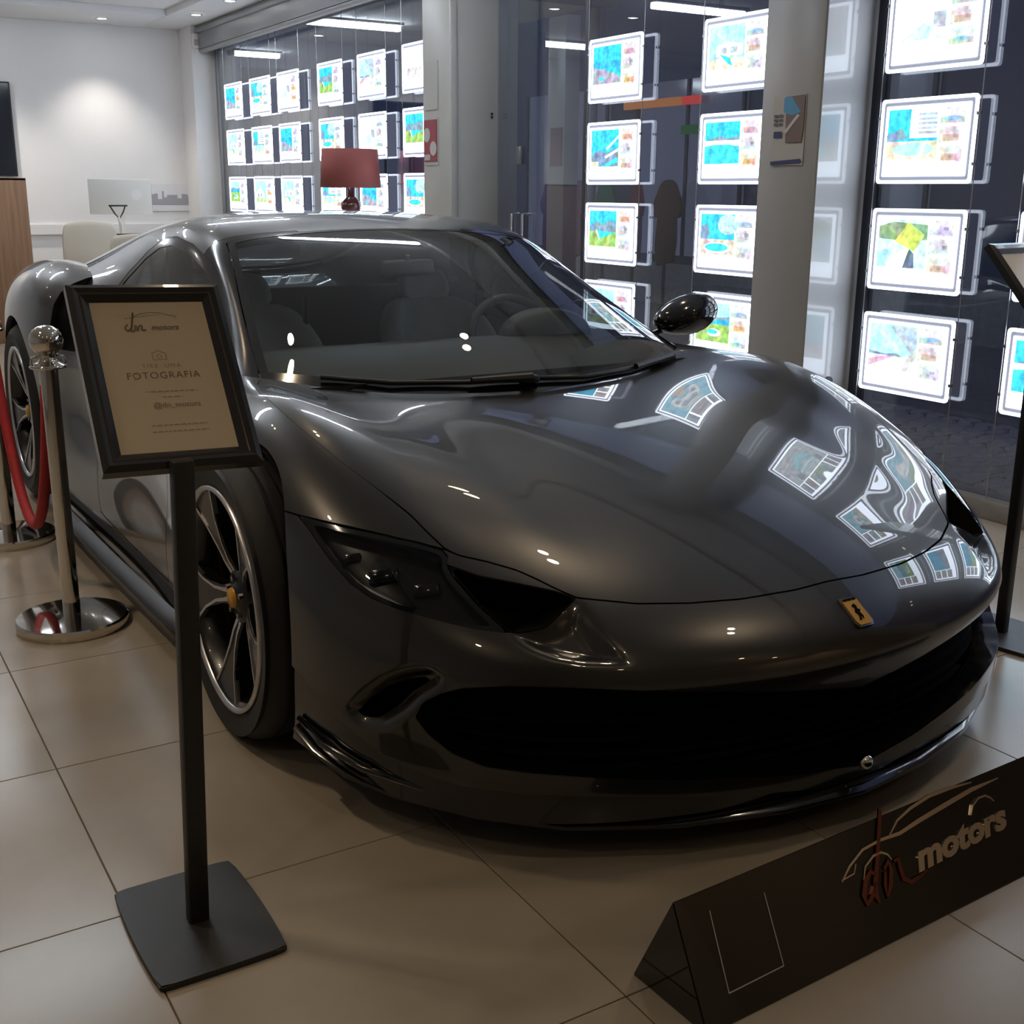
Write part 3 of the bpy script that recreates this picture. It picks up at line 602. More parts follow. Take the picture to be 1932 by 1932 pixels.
# ---------------------------------------------------------------- greenhouse cage (half)
GR = [
 [(0,.10,.690),(.25,.125,.695),(.47,.195,.708),(.645,.30,.730),(.725,.375,.742),(.765,.43,.742),(.785,.48,.735)],
 [(0,.36,.830),(.24,.38,.830),(.45,.435,.830),(.625,.515,.825),(.695,.56,.812),(.745,.58,.775),(.785,.61,.735)],
 [(0,.65,.962),(.225,.665,.960),(.42,.705,.952),(.585,.765,.937),(.645,.80,.918),(.725,.80,.84),(.79,.81,.735)],
 [(0,.93,1.068),(.21,.94,1.065),(.39,.965,1.058),(.55,1.0,1.045),(.612,1.02,1.024),(.71,1.025,.88),(.795,1.02,.74)],
 [(0,1.18,1.140),(.2,1.18,1.137),(.37,1.185,1.133),(.525,1.19,1.126),(.592,1.2,1.103),(.695,1.22,.92),(.795,1.22,.75)],
 [(0,1.45,1.182),(.2,1.45,1.179),(.37,1.45,1.172),(.525,1.45,1.158),(.60,1.45,1.127),(.70,1.45,.94),(.795,1.45,.765)],
 [(0,1.72,1.186),(.2,1.72,1.183),(.37,1.72,1.174),(.525,1.72,1.154),(.60,1.72,1.118),(.70,1.72,.95),(.79,1.7,.80)],
 [(0,1.90,1.16),(.2,1.90,1.16),(.37,1.93,1.152),(.525,1.98,1.13),(.595,2.0,1.088),(.71,1.98,.965),(.79,1.95,.86)],
 [(0,2.05,1.03),(.2,2.05,1.03),(.37,2.12,1.04),(.535,2.3,1.075),(.60,2.32,1.04),(.71,2.3,.965),(.785,2.25,.91)],
 [(0,2.5,.93),(.2,2.5,.93),(.40,2.55,.945),(.56,2.65,1.0),(.62,2.66,.975),(.70,2.62,.945),(.76,2.6,.92)],
 [(0,2.95,.88),(.2,2.95,.88),(.42,2.97,.89),(.57,3.0,.925),(.62,3.0,.912),(.68,3.0,.90),(.73,3.0,.89)],
]
P = []; F = []
for r in GR: P += r
for i in range(len(GR) - 1):
    for j in range(6):
        a = i * 7 + j; F.append((a, a + 1, a + 8, a + 7))
_v, _f, _mp = half_to_full(P, F); _cr = {}
crease_line([i * 7 + 4 for i in range(1, 9)], 0.25)
HOUSE = subdivide(_v, _f, 4, _cr)
for S in (BODY, HOUSE):                                     # outward normals
    if S.N[np.argmax(S.V[:, 2])][2] < 0: S.F = [f[::-1] for f in S.F]; S.N = -S.N
# ---------------------------------------------------------------- cut lines (traced on the near side, mirrored to the far side)
PX_LAMP = [(561,971),(640,992),(720,1008),(790,1023),(835,1036),(845,1050),(842,1064),(852,1085),(902,1143),(959,1194),(900,1187),(850,1176),(790,1160),(740,1145),(700,1128),(660,1100),(625,1060),(600,1025),(580,995)]
PX_INTAKE = [(846,1066),(902,1086),(975,1100),(1047,1115),(1088,1128),(1064,1152),(1048,1168),(1030,1184),(1000,1192),(966,1196),(905,1141),(856,1084)]
PX_TRAY = [(955,1190),(975,1212),(1000,1230),(1045,1248),(1100,1258),(1195,1260),(1160,1215),(1090,1124),(1040,1160)]
PX_HOOD = [(1088,1128),(1200,1139),(1300,1138),(1400,1130),(1500,1113),(1580,1092),(1700,1055),(1900,980),(1300,300),(200,500),(420,690),(500,748),(560,802),(640,868),(700,913),(745,948),(775,972),(805,1003),(841,1037),(866,1048),(920,1060),(975,1076),(1011,1092),(1047,1110)]
PX_BUMP = [(841,1037),(700,1003),(562,972),(500,952),(440,928),(200,880),(200,2000),(2100,2000),(2100,900),(1700,1055),(1580,1092),(1500,1113),(1400,1130),(1300,1138),(1200,1139),(1088,1128),(1047,1110),(1011,1092),(975,1076),(920,1060),(866,1048)]
PX_GRILLE = [(781,1353),(798,1324),(831,1307),(873,1297),(955,1293),(1080,1296),(1300,1306),(1500,1304),(1640,1296),(1800,1285),(1800,1440),(1640,1444),(1500,1462),(1300,1471),(1121,1469),(997,1460),(914,1448),(852,1423),(806,1386)]
PX_CHEEK = [(676,1342),(700,1318),(732,1295),(765,1283),(800,1277),(812,1283),(780,1303),(752,1330),(716,1352),(690,1352)]
PX_LOWER = [(530,1235),(566,1274),(600,1320),(624,1345),(686,1398),(748,1440),(806,1465),(873,1485),(1000,1500),(1150,1505),(1350,1503),(1500,1494),(1645,1476),(1800,1450),(1900,2000),(400,2000),(400,1235)]
PX_SIDEIN = [(200,518),(165,524),(135,536),(114,552),(101,575),(95,610),(94,655),(140,664),(190,640),(205,560)]

# channel that leads into the lamp intake, and the undercut below the nose
_d = sdpoly(carpx(BODY.V), PX_TRAY); _fr_ = (BODY.V[:, 1] < -0.4)
BODY.V = BODY.V - BODY.N * (0.028 * smooth01(-_d / 38.0) * _fr_)[:, None]
_d = sdpoly(carpx(BODY.V), PX_CHEEK); BODY.V = BODY.V - BODY.N * (0.03 * smooth01((26 - _d) / 34.0) * (BODY.V[:, 1] < -0.3))[:, None]
# hood ridge: a soft crease that runs from the lamp to the screen corner
_xr = 0.50 + 0.10 * np.clip((BODY.V[:, 1] + 0.75) / 1.1, 0, 1); _q = np.abs(np.abs(BODY.V[:, 0]) - _xr)
_m = smooth01((BODY.V[:, 1] + 0.80) / 0.25) * smooth01((0.10 - BODY.V[:, 1]) / 0.45) * (BODY.N[:, 2] > 0.3)
BODY.V[:, 2] += 0.004 * np.exp(-(_q / 0.085) ** 2) * _m
# side intake hollow behind the door
_d = sdpoly(carpx(BODY.V), PX_SIDEIN); BODY.V[:, 0] -= np.sign(BODY.V[:, 0]) * 0.035 * smooth01((30 - _d) / 45.0) * ((BODY.V[:, 1] > 1.3) & (BODY.V[:, 1] < 2.3) & (np.abs(BODY.V[:, 0]) > 0.6))
BODY.N = vnormals(BODY.V, BODY.F)

car = empty('sports_car', (XC, YA, 0), 0, 'dark grey mid-engined sports car parked on the tiled showroom floor', 'car')
A_FRONT, A_REAR = disc(0.0, 0.335, 0.372), disc(2.6, 0.36, 0.395)
F_CABIN = TOP([(-0.5,.24),(0,.24),(.30,.28),(.50,.37),(.64,.47),(.70,.60),(.715,1.0),(.715,1.6),(.66,1.78),(0,1.8),(-.5,1.8)])
B0 = clip(clip(clip(BODY, NOT(A_FRONT)), NOT(A_REAR)), NOT(AND(F_CABIN, lambda V: 0.55 - V[:, 2])))
f_lamp, f_int, f_hood, f_bump, f_gri, f_chk, f_low = (PX(q) for q in (PX_LAMP, PX_INTAKE, PX_HOOD, PX_BUMP, PX_GRILLE, PX_CHEEK, PX_LOWER))
f_hood = AND(PX(PX_HOOD, 0.46), lambda V: (0.42 - V[:, 2]) * 800)
f_bump = PX(PX_BUMP, -0.02); f_low = PX(PX_LOWER, -0.1); f_lamp = PX(PX_LAMP, 0.0); f_int = PX(PX_INTAKE, -0.3); f_gri = PX(PX_GRILLE, -0.4); f_chk = PX(PX_CHEEK, -0.4)
f_sin = lambda V: np.maximum(np.maximum(sdpoly(carpx(V), PX_SIDEIN), (1.45 - V[:, 1]) * 800), np.maximum((V[:, 1] - 2.3) * 800, (0.55 - np.abs(V[:, 0])) * 800))
f_shell = OR(f_lamp, f_int, f_gri, f_chk, f_low)
GAP = 1.6
# hood
gapf = lambda V: 0.3 + 1.3 * smooth01((-.34 - V[:, 1]) / .12)
HOOD = clip(clip(B0, lambda V: f_hood(V) + gapf(V)), NOT(f_shell, 1.0)); part('hood', HOOD, M_PAINT, car, 0.018)
# front bumper
NOSE = clip(clip(clip(B0, GROW(f_bump, -GAP)), NOT(f_hood, GAP)), NOT(f_shell, 1.0)); bump = part('front_bumper', NOSE, M_PAINT, car, 0.02)
# flanks: fender, door, rear quarter, per side
REST = clip(clip(clip(B0, lambda V: gapf(V) - f_hood(V)), NOT(f_bump, GAP)), NOT(f_shell, 1.0))
REST = clip(REST, NOT(f_sin))
REST_UP, REST_LO = clip(REST, lambda V: 0.185 - V[:, 2]), clip(REST, lambda V: V[:, 2] - 0.185)
DOOR = [(.60,.20),(.62,.34),(.60,.50),(.57,.62),(.60,.80),(1.0,.95),(1.72,.95),(1.80,.80),(1.74,.62),(1.62,.45),(1.50,.30),(1.44,.20),(1.2,.19),(.8,.19)]
f_door = AND(SIDE(DOOR), lambda V: 0.68 - np.abs(V[:, 0]))
for s, nm in ((-1, 'right'), (1, 'left')):
    H = clip(REST_UP, sgn(s))
    part('door', clip(H, GROW(f_door, -0.002)), M_PAINT, car, 0.02)
    O = clip(H, NOT(f_door, 0.002))
    part('front_fender', clip(O, lambda V: V[:, 1] - 0.9), M_PAINT, car, 0.02)
    part('rear_quarter', clip(O, lambda V: 0.9 - V[:, 1]), M_PAINT, car, 0.02)
    part('side_sill', clip(clip(REST_LO, sgn(s)), lambda V: np.maximum(0.33 - V[:, 1], V[:, 1] - 3.3)), M_GLOSSB, car, 0.01)
# hidden inner shell in the gaps and openings
INN = clip(clip(B0, NOT(OR(f_int, f_gri, f_chk))), NOT(f_lamp))
part('inner_structure', INN, M_MATB, car, offset=0.022)
def duct(name, S, d):
    """blind duct: the opening's outline pushed inwards along d and closed"""
    cnt = {}
    for fc in S.F:
        for j in range(len(fc)):
            a, b = fc[j], fc[(j + 1) % len(fc)]; cnt.setdefault((min(a, b), max(a, b)), []).append((a, b))
    n = len(S.V); V = np.vstack([S.V - S.N * .003, S.V + np.array(d)]); F = [tuple(i + n for i in fc) for fc in S.F]
    F += [(e[0][1], e[0][0], e[0][0] + n, e[0][1] + n) for e in cnt.values() if len(e) == 1]
    return pymesh(name, V, F, M_MATB, car)
M_LAMPB = mat('lamp_bucket', (.003, .003, .0035), .25)
# lamps
for s in (-1, 1):
    Ls = clip(clip(B0, f_lamp), sgn(s)); lens = part('headlight', Ls, M_LENS, car, offset=0.002)
    part('lamp_housing', clip(clip(B0, GROW(f_lamp, 4)), sgn(s)), M_LAMPB, lens, offset=0.035)
    rim_ = clip(clip(clip(B0, f_lamp), NOT(GROW(f_lamp, -9))), sgn(s)); part('lamp_seal', rim_, M_GLOSSB, lens, 0.01, offset=0.004)
    for (qx, qy, rr) in ((720, 1082, .027), (800, 1112, .024), (655, 1045, .018)):
        _pp = carpx(BODY.V); _i = np.argmin(np.hypot(_pp[:, 0] - qx, _pp[:, 1] - qy) + (BODY.V[:, 1] > .2) * 1e4 + (BODY.V[:, 0] > 0) * 1e4); cx, cy, cz = -BODY.V[_i][0], BODY.V[_i][1], BODY.V[_i][2]
        bm = bmesh.new(); add_box(bm, (0, 0, 0), (rr * 2.2, rr * .9, rr * 1.1), .004); add_box(bm, (0, -rr * .5, 0), (rr * 1.7, .004, rr * .7), .002)
        o = bmobj('led_module', bm, M_GLOSSB, lens, angle=40); o.location = (s * (cx - .018), cy + .026, cz - .020); o.rotation_euler = (R(-35), R(12) * s, R(38 * s))
    bm = bmesh.new(); pts = [(s * x, y, z) for x, y, z in ((.86,-.30,.555),(.865,-.40,.53),(.845,-.50,.50),(.80,-.60,.475),(.745,-.68,.458))]
    add_tube(bm, pts, 0.005, 6); bmobj('daytime_running_strip', bm, mat('drl_white', (.5, .52, .55), .25, .4), lens, True)
    # intake recess
    IN = clip(clip(BODY, GROW(PX(PX_INTAKE, -.2), 45)), sgn(s)); duct('lamp_intake', clip(clip(B0, GROW(f_int, 2)), sgn(s)), (-s * .02, .11, -.035))
    part('intake_wall', clip(clip(clip(B0, GROW(f_int, 1)), NOT(GROW(f_int, -2))), sgn(s)), M_MATB, car, 0.08)
    part('cheek_duct', clip(clip(BODY, GROW(f_chk, 14)), sgn(s)), M_MATB, car, offset=0.055)
    sd = part('side_intake', clip(clip(B0, GROW(f_sin, 6)), sgn(s)), M_MATB, car, offset=0.10)
# grille
gri = part('grille', clip(BODY, GROW(f_gri, 22)), M_MATB, car, offset=0.085)
part('grille_surround', clip(clip(B0, GROW(f_gri, 1)), NOT(GROW(f_gri, -1.5))), M_GLOSSB, gri, 0.09)
for z in (.165, .195, .225, .255, .285):
    SL = clip(clip(B0, f_gri), lambda V, z=z: np.abs(V[:, 2] - z) - 0.0035); part('grille_slat', SL, M_MATB, gri, 0.02, offset=0.06)
# lower black lip under the bumper
part('lower_bumper', clip(clip(B0, f_low), NOT(f_gri)), M_GLOSSB, car, 0.02, offset=0.006)
# splitter blade
SPL = [(-.945,-.36,.150),(-.935,-.44,.130),(-.905,-.53,.110),(-.84,-.63,.092),(-.735,-.765,.084),(-.605,-.885,.080),(-.41,-.985,.078),(-.2,-1.045,.077),(0,-1.068,.077)]
SPL = SPL + [(-x, y, z) for x, y, z in SPL[-2::-1]]
bm = bmesh.new(); rows = []
for i, (x, y, z) in enumerate(SPL):
    a = Vector(SPL[max(i - 1, 0)]); b = Vector(SPL[min(i + 1, len(SPL) - 1)]); t = (b - a); n = Vector((-t.y, t.x, 0)).normalized()
    prof = [(-.16, .030), (-.05, .022), (-.012, .018), (0, .010), (0, 0.002), (-.012, -.004), (-.16, -.004)]
    rows.append([bm.verts.new((x + n.x * -o, y + n.y * -o, z + h)) for o, h in prof])
for a, b in zip(rows[:-1], rows[1:]):
    for k in range(6): bm.faces.new((a[k], a[k + 1], b[k + 1], b[k]))
bm.faces.new(rows[0]); bm.faces.new(rows[-1][::-1])
bmobj('front_splitter', bm, M_GLOSSB, car, angle=40)
for s in (-1, 1):
    bm = bmesh.new(); pts = [(s * .935, -.37, .185), (s * .925, -.47, .165), (s * .885, -.58, .15), (s * .81, -.69, .138), (s * .70, -.80, .13)]
    add_tube(bm, pts, [.006, .008, .008, .007, .004], 8, flat=1.0); bmobj('splitter_fin', bm, M_GLOSSB, car, True)
    # side skirt blade
    bm = bmesh.new(); prof = [(.0, .03), (.035, .02), (.045, .008), (.04, 0), (0, 0)]
    rr = []
    for y, xo, z in ((.42,.915,.10),(.6,.93,.092),(1.2,.945,.088),(1.8,.955,.088),(2.12,.955,.095)):
        rr.append([bm.verts.new((s * (xo + a), y, z + h)) for a, h in prof])
    for a, b in zip(rr[:-1], rr[1:]):
        for k in range(5): bm.faces.new((a[k], a[(k + 1) % 5], b[(k + 1) % 5], b[k]))
    bm.faces.new(rr[0]); bm.faces.new(rr[-1][::-1]); bmobj('side_skirt', bm, M_SATB, car, angle=40)
bm = bmesh.new(); bmesh.ops.create_uvsphere(bm, u_segments=20, v_segments=12, radius=.016); o = bmobj('parking_sensor', bm, M_CHROME, car, True); o.location = (0.0, -1.062, .148)
# underbody
bm = bmesh.new(); pl = [(0,-.98),(.45,-.9),(.68,-.78),(.80,-.62),(.80,-.40),(.62,-.38),(.62,.40),(.86,.42),(.88,2.15),(.60,2.2),(.60,3.0),(.80,3.05),(.70,3.40),(0,3.42)]
pl = pl + [(-x, y) for x, y in pl[-2:0:-1]]
add_prism(bm, [(x, y, .105) for x, y in pl], (0, 0, .03)); bmobj('underbody', bm, M_MATB, car)
# ---------------------------------------------------------------- greenhouse parts
zmax = lambda V: V[:, 2]
f_wind = lambda V: np.maximum(np.maximum(V[:, 1] - (1.168 - 0.030 * (V[:, 0] / .55) ** 2), np.abs(V[:, 0]) - (0.535 + (1.12 - V[:, 2]) * 0.47)), -V[:, 1])
f_frit = lambda V: V[:, 1] - (0.225 + 0.40 * V[:, 0] ** 2 + 0.26 * V[:, 0] ** 4)
SWIN = [(.66,.795),(.80,.875),(.95,.95),(1.12,1.015),(1.30,1.055),(1.48,1.072),(1.60,1.06),(1.70,1.02),(1.78,.95),(1.82,.87),(1.83,.83),(1.5,.80),(1.0,.775)]
f_swin = AND(SIDE(SWIN), lambda V: 0.45 - np.abs(V[:, 0]))
f_rwin = TOP([(-.5,1.93),(0,1.93),(.34,1.97),(.40,2.2),(.42,2.75),(0,2.80),(-.5,2.8)])
ws = part('windshield', clip(clip(HOUSE, GROW(f_wind, -.002)), NOT(f_frit)), M_WIND, car)
part('windshield_frit', clip(clip(HOUSE, GROW(f_wind, -.002)), f_frit), M_GLOSSB, ws)
part('windshield_seal', clip(clip(HOUSE, GROW(f_wind, -.002)), NOT(GROW(f_wind, -.020))), M_GLOSSB, ws, offset=-0.001)
SHELL = clip(clip(clip(HOUSE, NOT(f_wind, .001)), NOT(GROW(f_swin, .028), .001)), NOT(f_rwin, .003))
f_pil = lambda V: np.maximum(V[:, 1] - 1.175, 0.30 - np.abs(V[:, 0]))
part('roof', clip(SHELL, NOT(f_pil, .001)), M_PAINT, car, 0.012)
for s in (-1, 1): part('windscreen_pillar', clip(clip(SHELL, GROW(f_pil, -.001)), sgn(s)), M_GLOSSB, car, 0.012)
part('rear_window', clip(HOUSE, f_rwin), M_SIDEG, car)
for s in (-1, 1):
    sw = part('side_window', clip(clip(HOUSE, f_swin), sgn(s)), M_SIDEG, car, offset=0.003)
    part('window_trim', clip(clip(clip(HOUSE, GROW(f_swin, .028)), NOT(f_swin)), sgn(s)), M_GLOSSB, sw, 0.008, offset=0.001)
# roof lining and cabin
part('headliner', clip(SHELL, lambda V: np.maximum(V[:, 1] - 1.95, 0.9 - V[:, 2])), M_CABIN, car, offset=0.03)
bm = bmesh.new(); pl = [(-.70,.30),(.70,.30),(.74,1.75),(-.74,1.75)]
for (x0, y0), (x1, y1) in zip(pl, pl[1:] + pl[:1]):
    bm.faces.new([bm.verts.new(q) for q in ((x0, y0, .20), (x1, y1, .20), (x1, y1, .76), (x0, y0, .76))])
bm.faces.new([bm.verts.new((x, y, .20)) for x, y in pl]); bmobj('cabin_tub', bm, M_CABIN, car)
# bulkhead behind the seats with its little window
bm = bmesh.new()
for lo, hi in (((-.68, 1.72, .4), (.68, 1.76, .90)), ((-.57, 1.74, .90), (-.48, 1.78, 1.07)), ((.48, 1.74, .90), (.57, 1.78, 1.07)), ((-.54, 1.74, 1.075), (.54, 1.78, 1.11))):
    add_box(bm, [(a + b) / 2 for a, b in zip(lo, hi)], [b - a for a, b in zip(lo, hi)], .01)
bmobj('bulkhead', bm, M_CABIN, car, angle=40)
# dashboard
bm = bmesh.new(); prof = [(.30,.70),(.45,.765),(.62,.80),(.74,.795),(.80,.765),(.79,.70),(.72,.60),(.66,.50)]
rr = []
for x in (-.66, -.5, -.25, 0, .25, .5, .66):
    b = .012 * math.cos(x * 2.2); rr.append([bm.verts.new((x, y + .10 * (x / .7) ** 2, z + b)) for y, z in prof])
for a, b in zip(rr[:-1], rr[1:]):
    for k in range(len(prof) - 1): bm.faces.new((a[k], a[k + 1], b[k + 1], b[k]))
dash = bmobj('dashboard', bm, M_CABIN, car, True)
bm = bmesh.new(); add_lathe(bm, [(.0, 0), (.15, 0), (.165, .015), (.16, .05), (.0, .06)], 28, 'Y'); bn = bmobj('instrument_binnacle', bm, M_CABIN, dash, True); bn.location = (.36, .66, .80); bn.scale = (1, 1.6, .55)
bm = bmesh.new(); ring = [(.165 * math.cos(a), 0, .155 * math.sin(a)) for a in [2 * math.pi * k / 32 for k in range(33)]]
add_tube(bm, ring, .015, 8, caps=False); add_box(bm, (0, 0, 0), (.30, .02, .035), .008); add_box(bm, (0, 0, -.07), (.04, .02, .14), .008)
bmesh.ops.create_uvsphere(bm, u_segments=16, v_segments=10, radius=.05, matrix=Matrix.Diagonal((1, .5, 1, 1)))
sw = bmobj('steering_wheel', bm, M_SATB, car, True); sw.location = (.36, .90, .76); sw.rotation_euler = (R(-24), 0, 0)
bm = bmesh.new(); add_box(bm, (0, .55, 1.055), (.20, .02, .05), .015)
def seat(x0):
    def loft(name, rows, parent, m=M_SEAT):
        bm = bmesh.new(); R_ = [[bm.verts.new(p) for p in r] for r in rows]
        for a, b in zip(R_[:-1], R_[1:]):
            for k in range(len(a)): bm.faces.new((a[k], a[(k + 1) % len(a)], b[(k + 1) % len(b)], b[k]))
        bm.faces.new(R_[0][::-1]); bm.faces.new(R_[-1])
        o = bmobj(name, bm, m, parent, True); md = o.modifiers.new('s', 'SUBSURF'); md.levels = 2; md.render_levels = 2; return o
    def ring(cx, cy, cz, w_, d_, bol):   # horizontal section: backrest with side bolsters
        return [(cx - w_, cy - bol, cz), (cx - w_ * .72, cy - bol * .9, cz), (cx - w_ * .55, cy, cz), (cx, cy + .01, cz), (cx + w_ * .55, cy, cz), (cx + w_ * .72, cy - bol * .9, cz), (cx + w_, cy - bol, cz), (cx + w_, cy + d_, cz), (cx, cy + d_ + .02, cz), (cx - w_, cy + d_, cz)]
    b = loft('seat_backrest', [ring(x0, 1.34, .36, .22, .07, .09), ring(x0, 1.38, .50, .25, .08, .12), ring(x0, 1.45, .68, .26, .08, .11), ring(x0, 1.51, .80, .22, .07, .06), ring(x0, 1.55, .87, .15, .06, .01)], car)
    loft('headrest', [ring(x0, 1.545, .85, .10, .06, .005), ring(x0, 1.55, .88, .11, .07, .01), ring(x0, 1.57, .94, .10, .06, .01), ring(x0, 1.585, .97, .07, .05, .0)], b)
    loft('seat_cushion', [[(x0 - .25, 1.40, .30), (x0 + .25, 1.40, .30), (x0 + .25, 1.40, .42), (x0 + .17, 1.40, .36), (x0 - .17, 1.40, .36), (x0 - .25, 1.40, .42)],
                          [(x0 - .26, 1.10, .28), (x0 + .26, 1.10, .28), (x0 + .26, 1.10, .44), (x0 + .17, 1.10, .38), (x0 - .17, 1.10, .38), (x0 - .26, 1.10, .44)],
                          [(x0 - .24, .88, .28), (x0 + .24, .88, .28), (x0 + .24, .88, .42), (x0 + .16, .88, .40), (x0 - .16, .88, .40), (x0 - .24, .88, .42)]], b)
    bm = bmesh.new(); add_tube(bm, [(x0 + .21, 1.50, .88), (x0 + .17, 1.43, .70), (x0 + .20, 1.36, .52)], .012, 6, flat=1); bmobj('seat_stripe', bm, M_CABIN, b, True)
seat(-.36); seat(.36)
bm = bmesh.new(); add_box(bm, (0, 1.15, .42), (.20, .9, .30), .04); bmobj('centre_console', bm, M_CABIN, car, angle=40)
bm = bmesh.new(); add_box(bm, (0, 0, 0), (.21, .025, .055), .015, seg=3); add_cyl(bm, (0, 0, .02), (0, -.01, .04), .008, n=10); rm = bmobj('rear_view_mirror', bm, M_SATB, car, angle=40); rm.location = (0, .98, 1.01); rm.rotation_euler = (R(-12), 0, R(10))
# ---------------------------------------------------------------- wheels
def wheel(y, s, rt, wd, rr, steer=0.0):
    g = bpy.data.objects.new('wheel', None); g.empty_display_size = .1; link(g, car)
    outer = .978 if y < 1 else .985
    g.location = (s * (outer - wd / 2), y + .015, rt); g.rotation_euler = (0, 0, steer); h = wd / 2
    sg = s
    bm = bmesh.new(); prof = [(rr, -h + .012), (rr + .02, -h + .004), (rr + .05, -h), (rt - .02, -h + .012), (rt - .005, -h + .03), (rt, -h + .05)]
    for gx in (-.06, -.02, .02, .06): prof += [(rt, gx - .006), (rt - .007, gx - .004), (rt - .007, gx + .004), (rt, gx + .006)]
    prof += [(rt, h - .05), (rt - .005, h - .03), (rt - .02, h - .012), (rr + .05, h), (rr + .02, h - .004), (rr, h - .012), (rr - .02, h - .05), (rr - .02, -h + .05)]
    add_lathe(bm, prof, 72, 'X', closed=True); bmobj('tyre', bm, M_TYRE, g, angle=35)
    bm = bmesh.new(); add_lathe(bm, [(rr - .006, sg * (h - .010)), (rr - .022, sg * (h - .022)), (rr - .028, sg * (h - .07)), (rr - .035, sg * (-h + .02)), (rr - .02, sg * (-h + .01))], 64, 'X'); bmobj('rim_barrel', bm, M_DKALLOY, g, True)
    bm = bmesh.new(); add_lathe(bm, [(rr - .002, sg * (h - .016)), (rr - .001, sg * (h - .004)), (rr - .010, sg * (h - .003)), (rr - .013, sg * (h - .012))], 72, 'X'); bmobj('rim_lip', bm, M_SILV, g, True)
    # five forked spokes
    fx = h - .012
    def fin(name, pts, wdt, m, dep, base):
        bm = bmesh.new(); L_, R_2 = [], []
        for i, (r_, a, x) in enumerate(pts):
            a0, r0, _x = pts[max(i - 1, 0)][1], pts[max(i - 1, 0)][0], 0; a1, r1 = pts[min(i + 1, len(pts) - 1)][1], pts[min(i + 1, len(pts) - 1)][0]
            p0 = Vector((r0 * math.cos(a0), r0 * math.sin(a0))); p1 = Vector((r1 * math.cos(a1), r1 * math.sin(a1))); t = (p1 - p0).normalized(); n = Vector((-t.y, t.x)); c = Vector((r_ * math.cos(a), r_ * math.sin(a)))
            w2 = wdt[i] if isinstance(wdt, (list, tuple)) else wdt
            for lst, k in ((L_, -1), (R_2, 1)):
                q = c + n * w2 * k; lst.append((bm.verts.new((sg * x, q.x, q.y)), bm.verts.new((sg * (x - dep), q.x * base, q.y * base))))
        for i in range(len(pts) - 1):
            for A, B in ((L_[i][0], L_[i + 1][0], ), ): pass
            bm.faces.new((L_[i][0], L_[i + 1][0], R_2[i + 1][0], R_2[i][0])); bm.faces.new((L_[i][0], L_[i][1], L_[i + 1][1], L_[i + 1][0])); bm.faces.new((R_2[i][0], R_2[i + 1][0], R_2[i + 1][1], R_2[i][1]))
            bm.faces.new((L_[i][1], R_2[i][1], R_2[i + 1][1], L_[i + 1][1]))
        bm.faces.new((L_[0][0], R_2[0][0], R_2[0][1], L_[0][1])); bm.faces.new((L_[-1][0], L_[-1][1], R_2[-1][1], R_2[-1][0]))
        return bmobj(name, bm, m, g)
    for k in range(5):
        a = 2 * math.pi * k / 5 + R(-60) * s
        fin('spoke', [(.045, a, fx - .045), (.10, a, fx - .030), (.17, a, fx - .016), (rr - .014, a, fx - .004)], [.026, .022, .034, .070], M_DKALLOY, .035, .96)
        for sd_ in (-1, 1):
            da = sd_ * 1.0
            o = fin('spoke_edge', [(.055, a + da * .16, fx - .040), (.09, a + da * .14, fx - .028), (.13, a + da * .13, fx - .020), (.19, a + da * .19, fx - .010), (rr - .012, a + da * .275, fx - .002)], [.008, .0045, .0038, .0034, .0045], M_SILV, .012, .99)
    bm = bmesh.new(); add_lathe(bm, [(0, sg * (fx - .024)), (.026, sg * (fx - .025)), (.030, sg * (fx - .032)), (.062, sg * (fx - .036)), (.066, sg * (fx - .08))], 32, 'X'); hub = bmobj('hub', bm, M_DKALLOY, g, True)
    bm = bmesh.new(); add_lathe(bm, [(0, sg * (fx - .016)), (.022, sg * (fx - .017)), (.025, sg * (fx - .026))], 28, 'X'); bmobj('centre_cap', bm, M_YEL, g, True)
    for k in range(5):
        a = 2 * math.pi * k / 5 + .3; bm = bmesh.new(); c_ = (math.cos(a) * .046, math.sin(a) * .046)
        add_cyl(bm, (sg * (fx - .036), *c_), (sg * (fx - .024), *c_), .007, n=6); bmobj('wheel_bolt', bm, M_STEEL, hub)
    bm = bmesh.new(); add_lathe(bm, [(.09, sg * (-.03)), (.195, sg * (-.03)), (.195, sg * (-.055)), (.09, sg * (-.055))], 48, 'X', closed=True); bmobj('brake_disc', bm, M_STEEL, g, angle=40)
    bm = bmesh.new(); a0 = math.pi * (0.0 if y < 1 else 1.0)
    pts = [((.165) * math.cos(a0 + t), (.165) * math.sin(a0 + t)) for t in (-.55, -.3, 0, .3, .55)]
    prev = None
    for i, t in enumerate((-.55, -.3, 0, .3, .55)):
        ring = []
        for r_, x in ((.125, -.01), (.20, -.01), (.215, -.03), (.215, -.07), (.125, -.07)):
            x2 = x + .03; ring.append(bm.verts.new((sg * x2, r_ * math.cos(a0 + t), r_ * math.sin(a0 + t))))
        if prev:
            for q in range(5): bm.faces.new((prev[q], prev[(q + 1) % 5], ring[(q + 1) % 5], ring[q]))
        else: bm.faces.new(ring)
        prev = ring
    bm.faces.new(prev[::-1]); bmobj('brake_caliper', bm, M_YEL, g, angle=50)
    # wheel-well liner
    bm = bmesh.new(); rz = .368 if y < 1 else .392; zc = .335 if y < 1 else .36
    ra = [bm.verts.new((s * .885, y + rz * math.cos(t), zc + rz * math.sin(t))) for t in [math.pi * (k / 16 * 1.30 - .15) for k in range(17)]]
    rb = [bm.verts.new((s * .56, v.co.y, v.co.z)) for v in ra]; rc = bm.verts.new((s * .56, y, zc))
